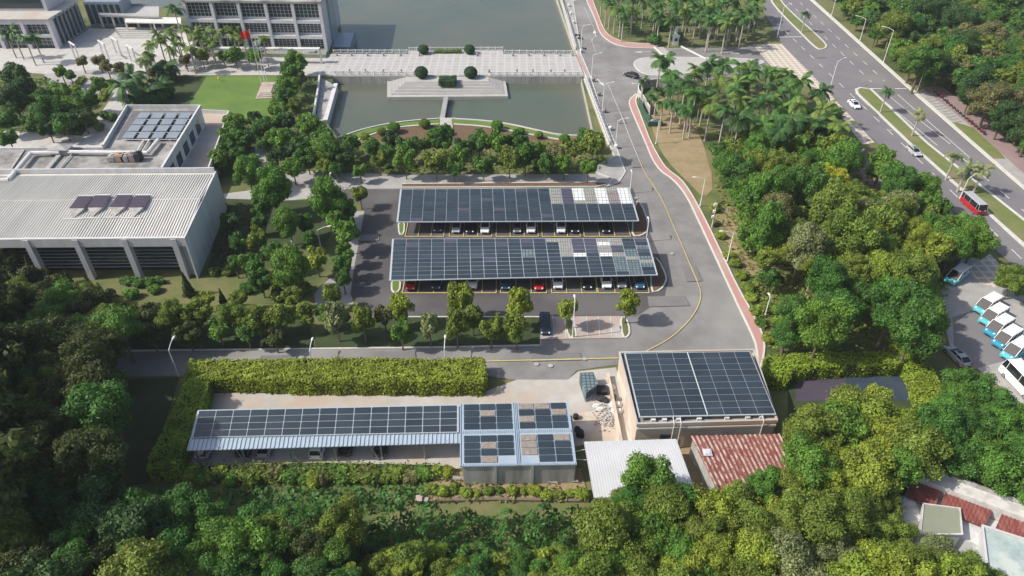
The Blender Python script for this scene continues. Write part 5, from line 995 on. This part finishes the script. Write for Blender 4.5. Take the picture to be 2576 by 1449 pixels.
for x, y, yt in ((2508,325,290),(2434,210,178),(2152,418,378)):
    g = G(x, y); h = hz(x, y, yt); t = thing('globe_lamp', '', 'globe lamp', (g.x, g.y, 0), 0, 'globe lamps'); REG.append((t, 'white globe lamp beside the reddish path', x, y)); put('pole', MB().tube((g.x,g.y,0),(g.x,g.y,h),.1,.07,8), M['lampw'], t)
    for i in range(4): m = MB(); a = i*1.571; e = (g.x+.6*math.cos(a), g.y+.6*math.sin(a), h-.1); m.tube((g.x,g.y,h-.5), e, .04, .04, 5); o = put('arm', m, M['lampw'], t); put('globe', MB().ell((e[0],e[1],e[2]+.25),.28,.28,.28,8,6), M['white'], o)
for x, y, yt in ((1790,573,517),): 
    g = G(x, y); t = thing('camera_pole', 'slim pole with small boxes between two street lamps by the red pavement', 'pole', (g.x, g.y, 0)); put('pole', MB().tube((g.x,g.y,0),(g.x,g.y,5.5),.08,.06,8), M['lampw'], t)
    for z, s in ((5.3,.35),(3.8,.25),(2.6,.3)): put('equipment_box', MB().box(g.x-.1-s, g.x+.1, g.y-.2, g.y+.2, z-.3, z+.2), M['white'], t)
for x, y in ((1400,162),(0,0))[:0]: pass
# small kerbside things on the promenade
for i, (x, y) in enumerate(((1431,18),(1436,38),(1443,60),(1462,132),(1492,206),(1507,242),(1520,284),(1535,328),(1550,374))):
    g = G(x, y); m = MB(); m.tube((g.x,g.y,.15),(g.x,g.y,.75),.35,.5,10); m.ell((g.x,g.y,.85),.55,.55,.35,8,5); o = single('stone_planter', m, M['white'] if i not in (4,5,6) else M['ppink'], '', 'planter', 'planters along the waterside pavement'); REG.append((o, ('white' if i not in (4,5,6) else 'pinkish')+' round planter on the waterside pavement', x, y))
for i, (x, y) in enumerate(((1453,92),(1460,100),(1468,126))):
    g = G(x, y); t = thing('parked_scooter', '', 'scooter', (g.x, g.y, 0), 0, 'scooters on the pavement'); REG.append((t, 'dark scooter parked on the lakeside pavement', x, y))
    m = MB(); m.tube((g.x-.6,g.y,.45),(g.x+.4,g.y,.55),.14,.2); m.ell((g.x-.45,g.y,.75),.45,.16,.12,8,4); m.tube((g.x+.4,g.y,.5),(g.x+.5,g.y,1.05),.06); put('body', m, M['dark'], t)
    for s in (-.65, .65): put('wheel', MB().tube((g.x+s,g.y-.06,.42),(g.x+s,g.y+.06,.42),.27,.27,10), M['rubber'], t)
    put('handlebar', MB().tube((g.x+.48,g.y-.3,1.05),(g.x+.48,g.y+.3,1.05),.03), M['steel'], t)
# gate and hoarding
m = MB(); w = GP([(1645,121),(1668,120),(1704,150),(1680,152)]); t = thing('gate_threshold', 'pale concrete strip crossing the entrance road at the gate', 'gate strip', w[0]); put('strip', MB().prism(w, None, ZL+.02), M['palepave'], t); put('rail', MB().ribbon([w[0], w[3]], .15, 0, .5), M['white'], t); put('rail', MB().ribbon([G(1712,118), G(1775,150)], .15, 0, .5), M['white'], t)
g = G(1698,112); t = thing('guard_post', 'small white guard post with a dark window by the entrance road', 'guard post', (g.x, g.y, 0)); put('body', MB().box(g.x-.9,g.x+.9,g.y-.7,g.y+.7,0,2.6), M['white'], t); put('roof', MB().box(g.x-1.1,g.x+1.1,g.y-.9,g.y+.9,2.62,2.85), M['white'], t); put('window', MB().box(g.x-.5,g.x+.5,g.y-.75,g.y-.71,1.3,2.2), M['glass'], t); put('tower', MB().box(g.x-.3,g.x+.5,g.y+.8,g.y+1.4,0,5.2), M['lilac'], t)
w = GP(chaikin([(1700,222),(1645,217),(1606,228),(1602,245),(1618,262),(1632,290)], 2)); t = thing('site_hoarding', 'curved dark construction hoarding round the soil under the palms', 'hoarding', w[3]); put('board', MB().ribbon(w, .12, 0, 2.2), M['cwall'], t); put('rail', MB().ribbon(w, .2, 2.2, 2.35), M['lampw'], t)
w = GP([(1606,262),(1622,300),(1634,312)]); t = thing('site_fence', 'dark green board fence along the red pavement by the palms', 'fence', w[1]); put('board', MB().ribbon(w, .12, 0, 1.8), M['green_board'], t); put('cap', MB().ribbon(w, .2, 1.8, 1.9), M['green_board'], t)
g = G(1647,315); t = thing('skip_container', 'dark green open skip at the lower end of the green fence', 'skip', (g.x, g.y, 0)); put('body', MB().box(g.x-1.8,g.x+1.7,g.y-.9,g.y+.8,.15,1.3), M['green_board'], t); put('rim', MB().ribbon([(g.x-1.8,g.y-.9),(g.x+1.7,g.y-.9),(g.x+1.7,g.y+.8),(g.x-1.8,g.y+.8)], .14, 1.3, 1.38, True), M['steel'], t)
put('skid', MB().box(g.x-1.5,g.x-1.3,g.y-.7,g.y+.7,0,.15).box(g.x+1.2,g.x+1.4,g.y-.7,g.y+.7,0,.15), M['dark'], t)
# yard clutter
def clutter(nm, m, mt, lb, cat): return single(nm, m, M[mt], lb, cat)
g = G(1478,975); t = thing('glass_kiosk', 'pale blue-green glass sided enclosure standing in the concrete yard', 'enclosure', (g.x, g.y, 0)); w = GP([(1457,962),(1490,960),(1503,990),(1473,1012)])
put('panel_wall', MB().ribbon([w[0], w[3]], .1, 0, 1.9), M['pgreen'], t); put('panel_wall', MB().ribbon([w[0], w[1]], .1, 0, 1.9), M['pgreen'], t); put('panel_wall', MB().ribbon([w[3], w[2]], .1, 0, .6), M['steel'], t); put('roof', MB().prism([p for p in w], 1.9, 2.0), M['pgreen'], t)
g = G(1516,981,.6); clutter('black_box', MB().box(g.x-.8,g.x+.7,g.y-.6,g.y+.6,0,.8).box(g.x-.9,g.x+.8,g.y-.7,g.y+.7,.8,.9), 'dark', 'square black crate in the yard beside the peach building', 'crate')
g = G(1515,1002,.5); clutter('black_sack', MB().ell((g.x,g.y,.4),.9,.5,.4,9,5).ell((g.x+.5,g.y-.3,.3),.5,.4,.3,8,5), 'dark', 'black sack below the square crate', 'sack')
g = G(1543,1003,.4); clutter('black_bin', MB().tube((g.x,g.y,0),(g.x,g.y,.9),.35,.42,10).tube((g.x,g.y,.9),(g.x,g.y,.97),.46,.46,10), 'dark', 'small black bin against the peach wall', 'bin')
for i, (x, y, a, s) in enumerate(((1535,975,.3,.9),(1528,985,.0,.8),(1548,1018,1,1.0),(1552,1035,1.2,.9),(1500,1022,.5,.6),(1510,1030,.2,.6))):
    g = G(x, y, .2); m = MB(); m.ell((g.x,g.y,.25),s,s*.6,.25,8,4); m.box(g.x-s*.7,g.x+s*.6,g.y-s*.3,g.y+s*.35,.3,.55); o = single('cement_bag', m, M['white'], '', 'bag', 'white bags in the yard'); REG.append((o, 'white bag lying in the yard near the peach wall', x, y))
m = MB(); gr = random.Random(5)
for i in range(240): x, y = gr.gauss(1525,12), gr.gauss(1052,13); g = G(x, y); s = gr.uniform(.08,.22); m.ell((g.x,g.y,s*.6+gr.random()*.25),s,s*gr.uniform(.6,1),s*.7,5,3)
o = put('rubble', m, M['concrete']); tag(o, 'scattered heap of pale rubble in the yard beside the workshop', 'rubble', kind='stuff')
for i, (x, y, s) in enumerate(((1448,1053,.7),(1458,1096,.9),(1452,1085,.7),(1463,1100,.6))):
    g = G(x, y); m = MB(); m.tube((g.x,g.y,0),(g.x,g.y,s),s*.6,s*.6,9); m.ell((g.x,g.y,s),s*.6,s*.6,.15,8,4); o = single('tyre_stack', m, M['rubber'], '', 'tyres', 'dark tyre stacks'); REG.append((o, 'dark stack of tyres beside the block shed', x, y))
t = thing('supply_pipes', 'two thin white pipes bridging the gap between the block shed and white shed', 'pipes', G(1460,1130)); put('pipe', MB().tube(G(1445,1136,3.2), G(1475,1130,3.2), .05), M['white'], t); put('pipe', MB().tube(G(1445,1155,3.0), G(1475,1157,3.0), .05), M['white'], t)
m = MB(); g = G(1060,1262); m.box(g.x-.6,g.x+.1,g.y-.4,g.y+.4,0,.7); m.box(g.x+.15,g.x+.9,g.y-.3,g.y+.3,0,.5); m.box(g.x-.65,g.x+.15,g.y-.45,g.y+.45,.7,.76); single('block_pile', m, M['brick'], 'pair of pale blocks at the left end of the weed bank', 'blocks')
gr = random.Random(9)
for i in range(12):
    x = 1170+i*23; g = G(x, 1205+gr.uniform(-6,6), .5); m = MB(); a = gr.uniform(-.25,.25); e = Vector((math.cos(a), math.sin(a), gr.uniform(-.05,.1)))*gr.uniform(1,1.7)
    for k in range(3): o_ = Vector((0, k*.16-.1, .03*k)); m.tube(Vector(g)-e+o_, Vector(g)+e+o_, .08, .06, 5)
    o = single('timber_pile', m, M['bark_pale'], '', 'timber', 'timber below the block wall'); REG.append((o, 'pale bundle of old timber below the grey block wall', x, 1205))
m = MB(); w = GP([(1080,1262),(1250,1258),(1480,1262)]); m.ribbon(w, .35, 0, .35); single('broken_wall', m, M['trunk'], 'low broken grey wall below the weed bank', 'wall')
# bus stop terrace steps on the right of the avenue
t = thing('pavement_steps', 'shallow grey steps on the pale verge beside the reddish path', 'steps', G(2360,270))
for i in range(10): x, y = 2322+i*7.5, 250+i*6.6; m = MB(); m.ribbon([G(x,y), G(x+28,y-4)], .5, 0, .18+.02*(i % 2)); put('step', m, M['stone'], t)
gr = random.Random(12)
for i in range(17):
    x, y = 2350+i*7.8, 233+i*6.6; g = G(x, y); t = thing('parked_bicycle', '', 'bicycle', (g.x, g.y, 0), 0, 'bicycles along the reddish path'); cc = gr.choice(['orange','dark','steel','orange','flagred']); REG.append((t, {'orange':'orange','dark':'dark','steel':'grey','flagred':'red'}[cc]+' bicycle parked along the reddish path', x, y))
    for s in (-.5, .5): put('wheel', MB().tube((g.x+s*.4,g.y+s-.02,.34),(g.x+s*.4+.05,g.y+s+.02,.34),.34,.34,10), M['rubber'], t)
    put('frame', MB().path([(g.x-.2,g.y-.5,.34),(g.x,g.y-.1,.8),(g.x+.15,g.y+.4,.8),(g.x,g.y,.35),(g.x,g.y-.1,.8)], .06, 5).box(g.x-.15,g.x+.15,g.y-.2,g.y+.05,.82,.92), M[cc], t)
# ------------------------------------------------------------------ vehicles
def paint(nm, c, rough=.25, metal=0): M[nm] = mat(nm, c, rough=rough, metal=metal, spec=.6); return nm
for nm, c in (('c_white',(.78,.79,.80)),('c_black',(.015,.016,.02)),('c_silver',(.42,.43,.45)),('c_blue',(.03,.10,.16)),('c_red',(.42,.015,.02)),('c_dark',(.03,.045,.06)),('c_grey',(.16,.17,.18)),('c_teal',(.10,.45,.50)),('c_teald',(.03,.26,.40))): paint(nm, c)
M['glasscar'] = mat('glasscar', (.012,.016,.02), rough=.08, spec=.8); M['lens'] = mat('lens', (.75,.77,.8), rough=.1); M['tail'] = mat('tail', (.4,.02,.02), rough=.3)
def loft(mb, secs, cap=True):
    n = len(secs[0]); k = len(mb.v)
    for s in secs: mb.v += [tuple(p) for p in s]
    for i in range(len(secs)-1):
        for j in range(n): q = (j+1) % n; mb.f.append((k+i*n+j, k+(i+1)*n+j, k+(i+1)*n+q, k+i*n+q))
    if cap: mb.f.append(tuple(k+j for j in range(n))); mb.f.append(tuple(k+(len(secs)-1)*n+j for j in range(n))[::-1])
def sec(x, w, z0, z1, r): return [(x,-w,z0),(x,-w,z1-r),(x,-w+r,z1),(x,w-r,z1),(x,w,z1-r),(x,w,z0)]
def car_proto(kind, body, where='', roofm=None):
    """front faces -x is rear, +x is front; root Empty at ground"""
    t = bpy.data.objects.new('proto', None); COL.objects.link(t); P_ = lambda n, m, mt, sm=False: put(n, m, M[mt], t, local=True, smooth=sm)
    if kind == 'car': L, Wd, prof, cab, rf, H = 4.5, .9, [(-2.2,.82,.4,.72),(-2.1,.86,.3,.98),(-1.2,.9,.25,1.0),(.9,.9,.25,.95),(1.7,.87,.27,.86),(2.1,.78,.32,.72),(2.25,.66,.4,.58)], [(-2.0,.72,1.0),(-1.35,.66,1.42),(.25,.66,1.45),(1.15,.74,.96)], (-1.3,.3), 1.45
    elif kind == 'suv': L, Wd, prof, cab, rf, H = 4.6, .92, [(-2.25,.84,.4,.9),(-2.2,.9,.32,1.08),(.9,.92,.3,1.08),(1.8,.88,.32,.98),(2.2,.8,.36,.8),(2.3,.7,.45,.7)], [(-2.2,.8,1.08),(-2.0,.72,1.66),(.15,.72,1.7),(1.1,.8,1.08)], (-1.95,.15), 1.7
    elif kind == 'van': L, Wd, prof, cab, rf, H = 5.4, .98, [(-2.6,.94,.4,1.1),(-2.55,.98,.3,1.25),(1.6,.98,.3,1.22),(2.3,.94,.32,1.05),(2.65,.84,.4,.8)], [(-2.55,.92,1.25),(-2.45,.86,2.2),(.9,.86,2.25),(2.0,.9,1.15)], (-2.45,.9), 2.25
    else: L, Wd, prof, cab, rf, H = 6.6, 1.12, [(-3.3,1.08,.4,1.35),(-3.25,1.12,.3,1.4),(3.2,1.12,.3,1.4),(3.35,1.05,.35,1.2)], [(-3.25,1.1,1.4),(-3.2,1.02,2.65),(2.9,1.02,2.7),(3.3,1.05,1.3)], (-3.2,2.9), 2.7
    m = MB(); loft(m, [sec(x, w, z0, z1, .1) for x, w, z0, z1 in prof]); P_('body', m, body)
    m = MB(); loft(m, [[(x,-w-.05,z),(x,-w,z+.001),(x,w,z+.001),(x,w+.05,z)] if 0 else [(x,-w,.7),(x,-w,z-.06 if z > 1.2 else z),(x,-w+.1,z),(x,w-.1,z),(x,w,z-.06 if z > 1.2 else z),(x,w,.7)] for x, w, z in cab]); P_('windows', m, 'glasscar')
    r0, r1 = rf; wr = cab[1][1]; zt = cab[1][2]; zt2 = cab[2][2]
    m = MB(); m.box8([(r0,-wr,zt-.03),(r1,-wr,zt2-.03),(r1,wr,zt2-.03),(r0,wr,zt-.03),(r0+.1,-wr+.1,zt+.05),(r1-.1,-wr+.1,zt2+.05),(r1-.1,wr-.1,zt2+.05),(r0+.1,wr-.1,zt+.05)]); P_('roof', m, roofm or body)
    for s in (-1, 1):
        for a, b in ((cab[0], cab[1]), (cab[2], cab[3])): m = MB(); m.tube((a[0], s*(a[1]-.0), a[2]), (b[0], s*(b[1]-.0), b[2]), .05, n=4); P_('pillar', m, roofm or body)
        for xx in ((r0+r1)/2,)+((r0+.9, r1-.6) if kind in ('van','bus') else ()): m = MB(); m.tube((xx, s*wr, zt2-.02), (xx, s*(wr+.1), prof[1][3]), .05, n=4); P_('pillar', m, roofm or body)
    for s in (-1, 1):
        for x in (-L*.3, L*.32):
            m = MB(); m.tube((x, s*(Wd-.2), .33), (x, s*(Wd+.01), .33), .33, .33, 12); o = P_('wheel', m, 'rubber'); m = MB(); m.tube((x, s*(Wd+.005), .33), (x, s*(Wd+.02), .33), .2, .2, 8); h = put('rim', m, M['steel'], o, local=True)
        xf = prof[-2][0]; m = MB(); m.ell((xf-.05, s*.6, prof[-2][3]-.04), .24, .17, .1, 8, 4); P_('headlight', m, 'lens'); m = MB(); m.box(-L/2-.02, -L/2+.1, s*.75-.12, s*.75+.12, .75, .95); P_('tail_light', m, 'tail')
        m = MB(); m.ell((cab[3][0]-.25, s*(Wd+.1), cab[3][2]+.05), .09, .12, .08, 6, 4); P_('mirror', m, body)
    m = MB(); m.box(prof[-1][0]-.05, prof[-1][0]+.02, -.45, .45, .42, .56); P_('grille', m, 'dark')
    if kind == 'car' or kind == 'suv': m = MB(); m.box(r1-.75, r1-.15, -.4, .4, zt2+.045, zt2+.065); P_('sunroof', m, 'glasscar')
    return t
PROT = {}
def car(kind, body, px, py, ang, name, label, cat, group, roofm=None, z=0, s=1):
    k = (kind, body, roofm)
    g = G(px, py)
    if k not in PROT: o = car_proto(kind, body, roofm=roofm); PROT[k] = o
    else: o = dup(PROT[k], (0,0,0))
    o.name = name; o.location = (g.x, g.y, z or .05); o.rotation_euler = (0, 0, R(ang)); o.scale = (s, s, s); tag(o, label, cat, group); return o
gC = 'cars parked under the solar canopies'
def carU(x, yb, kind, body, label):      # nose towards the camera, front bumper at row yb
    g = G(x, yb); p = P((g.x, g.y+2.45, 0)); car(kind, body, p[0], p[1], -90, 'parked_car', label, 'car', gC)
carU(1101,590,'car','c_dark','dark car deep in shade, leftmost under the rear canopy'); carU(1147,592,'car','c_silver','silver nosed car left of the black one under the rear canopy'); carU(1182,593,'car','c_black','black car between a silver and a white one under the rear canopy'); carU(1220,593,'suv','c_white','white car right of a black one, in the left half under the rear canopy')
carU(1301,592,'car','c_grey','dark grey car just left of a white one in the middle under the rear canopy'); carU(1336,592,'suv','c_white','white car in the middle of the rear canopy row'); carU(1412,592,'suv','c_white','rightmost white car under the rear canopy'); carU(1447,592,'car','c_black','black car just right of the rightmost white one under the rear canopy'); carU(1525,592,'car','c_black','lone black car near the right end under the rear canopy')
carU(1097,735,'car','c_dark','dark car leftmost under the front canopy'); carU(1188,733,'suv','c_white','white car behind the bright tree under the front canopy'); carU(1272,735,'car','c_blue','dark blue car in the middle under the front canopy'); carU(1356,737,'car','c_red','red car under the front canopy'); carU(1404,733,'suv','c_white','white car just right of the red one under the front canopy'); carU(1478,734,'car','c_black','black car between two white ones under the front canopy')
carU(1527,732,'suv','c_white','rightmost white car under the front canopy'); carU(1565,732,'car','c_grey','grey car between a white and a dark blue one under the front canopy'); carU(1611,733,'car','c_blue','dark blue car at the right end under the front canopy'); carU(1032,737,'car','c_red','red car at the far left under the front canopy, behind a tree')
car('suv','c_dark',1371,824,-90,'parked_car','dark blue car alone in the brick paved bays','car','cars in the open')
car('car','c_black',1587,194,138,'moving_car','black car turning at the white traffic island','car','cars in the open'); car('car','c_white',2147,268,-86,'moving_car','white car on the avenue beside the dark green trees','car','cars in the open'); car('car','c_silver',2297,386,-86,'moving_car','silver car on the avenue beside the grass median','car','cars in the open',)
car('bus','c_red',2444,525,-86,'minibus','red minibus with silver roof on the avenue','minibus',None,roofm='c_silver',s=.9)
for i, (x, y) in enumerate(((2402,704),(2478,778),(2492,806),(2505,834),(2525,862),(2548,892))):
    lb = ['teal van with white roof parked alone above the row of vans','teal van with white roof, topmost of the row of five','teal van second from the top of the row of five','teal van in the middle of the row of five','teal van fourth from the top of the row of five','teal van at the bottom of the row of five, cut by the edge'][i]
    car('van','c_teal' if i not in (3,4) else 'c_teald', x, y, 212 if i else 218, 'parked_van', lb, 'van', 'teal and white vans', roofm='c_white', s=1.03)
car('bus','c_white',2566,975,97,'parked_bus','white bus with a black window band at the right edge','bus',None,s=1.08)
car('car','c_silver',2404,902,100,'parked_car','silver car half hidden by trees left of the vans','car','cars in the open')
gS = 'cars under the long shed'
for x, y, k, b, a, lb in ((515,1150,'car','c_silver',90,'silver car at the left end under the long shed'),(668,1142,'car','c_silver',90,'silver car second from left under the long shed'),(800,1145,'suv','c_white',90,'white car in the middle under the long shed'),(617,1140,'suv','c_blue',90,'dark blue car between the two silver ones under the long shed'),(870,1138,'car','c_black',90,'black car right of the white one under the long shed'),(960,1138,'suv','c_black',90,'black car by the raking post under the long shed')):
    g = G(x, y); p = P((g.x, g.y+1.2, 0)); car(k, b, p[0], p[1], a, 'parked_car', lb, 'car', gS)
# ------------------------------------------------------------------ labels
def ordn(n): return ['zeroth','first','second','third','fourth','fifth','sixth','seventh','eighth','ninth','tenth'][n] if n <= 10 else str(n)+('th' if 10 < n % 100 < 14 else {1:'st',2:'nd',3:'rd'}.get(n % 10, 'th'))
by = {}
for o, b, x, y in REG: by.setdefault(b, []).append((x, y, o))
for b, l in by.items():
    if len(l) == 1: l[0][2]['label'] = b; continue
    l.sort(key=lambda e: e[0]); n = len(l)
    if n == 2:
        l[0][2]['label'] = b+', the left of two'; l[1][2]['label'] = b+', the right of two'; continue
    for i, e in enumerate(l):
        e[2]['label'] = b+(', leftmost' if i == 0 else ', rightmost' if i == n-1 else ', '+ordn(i+1)+' from left')
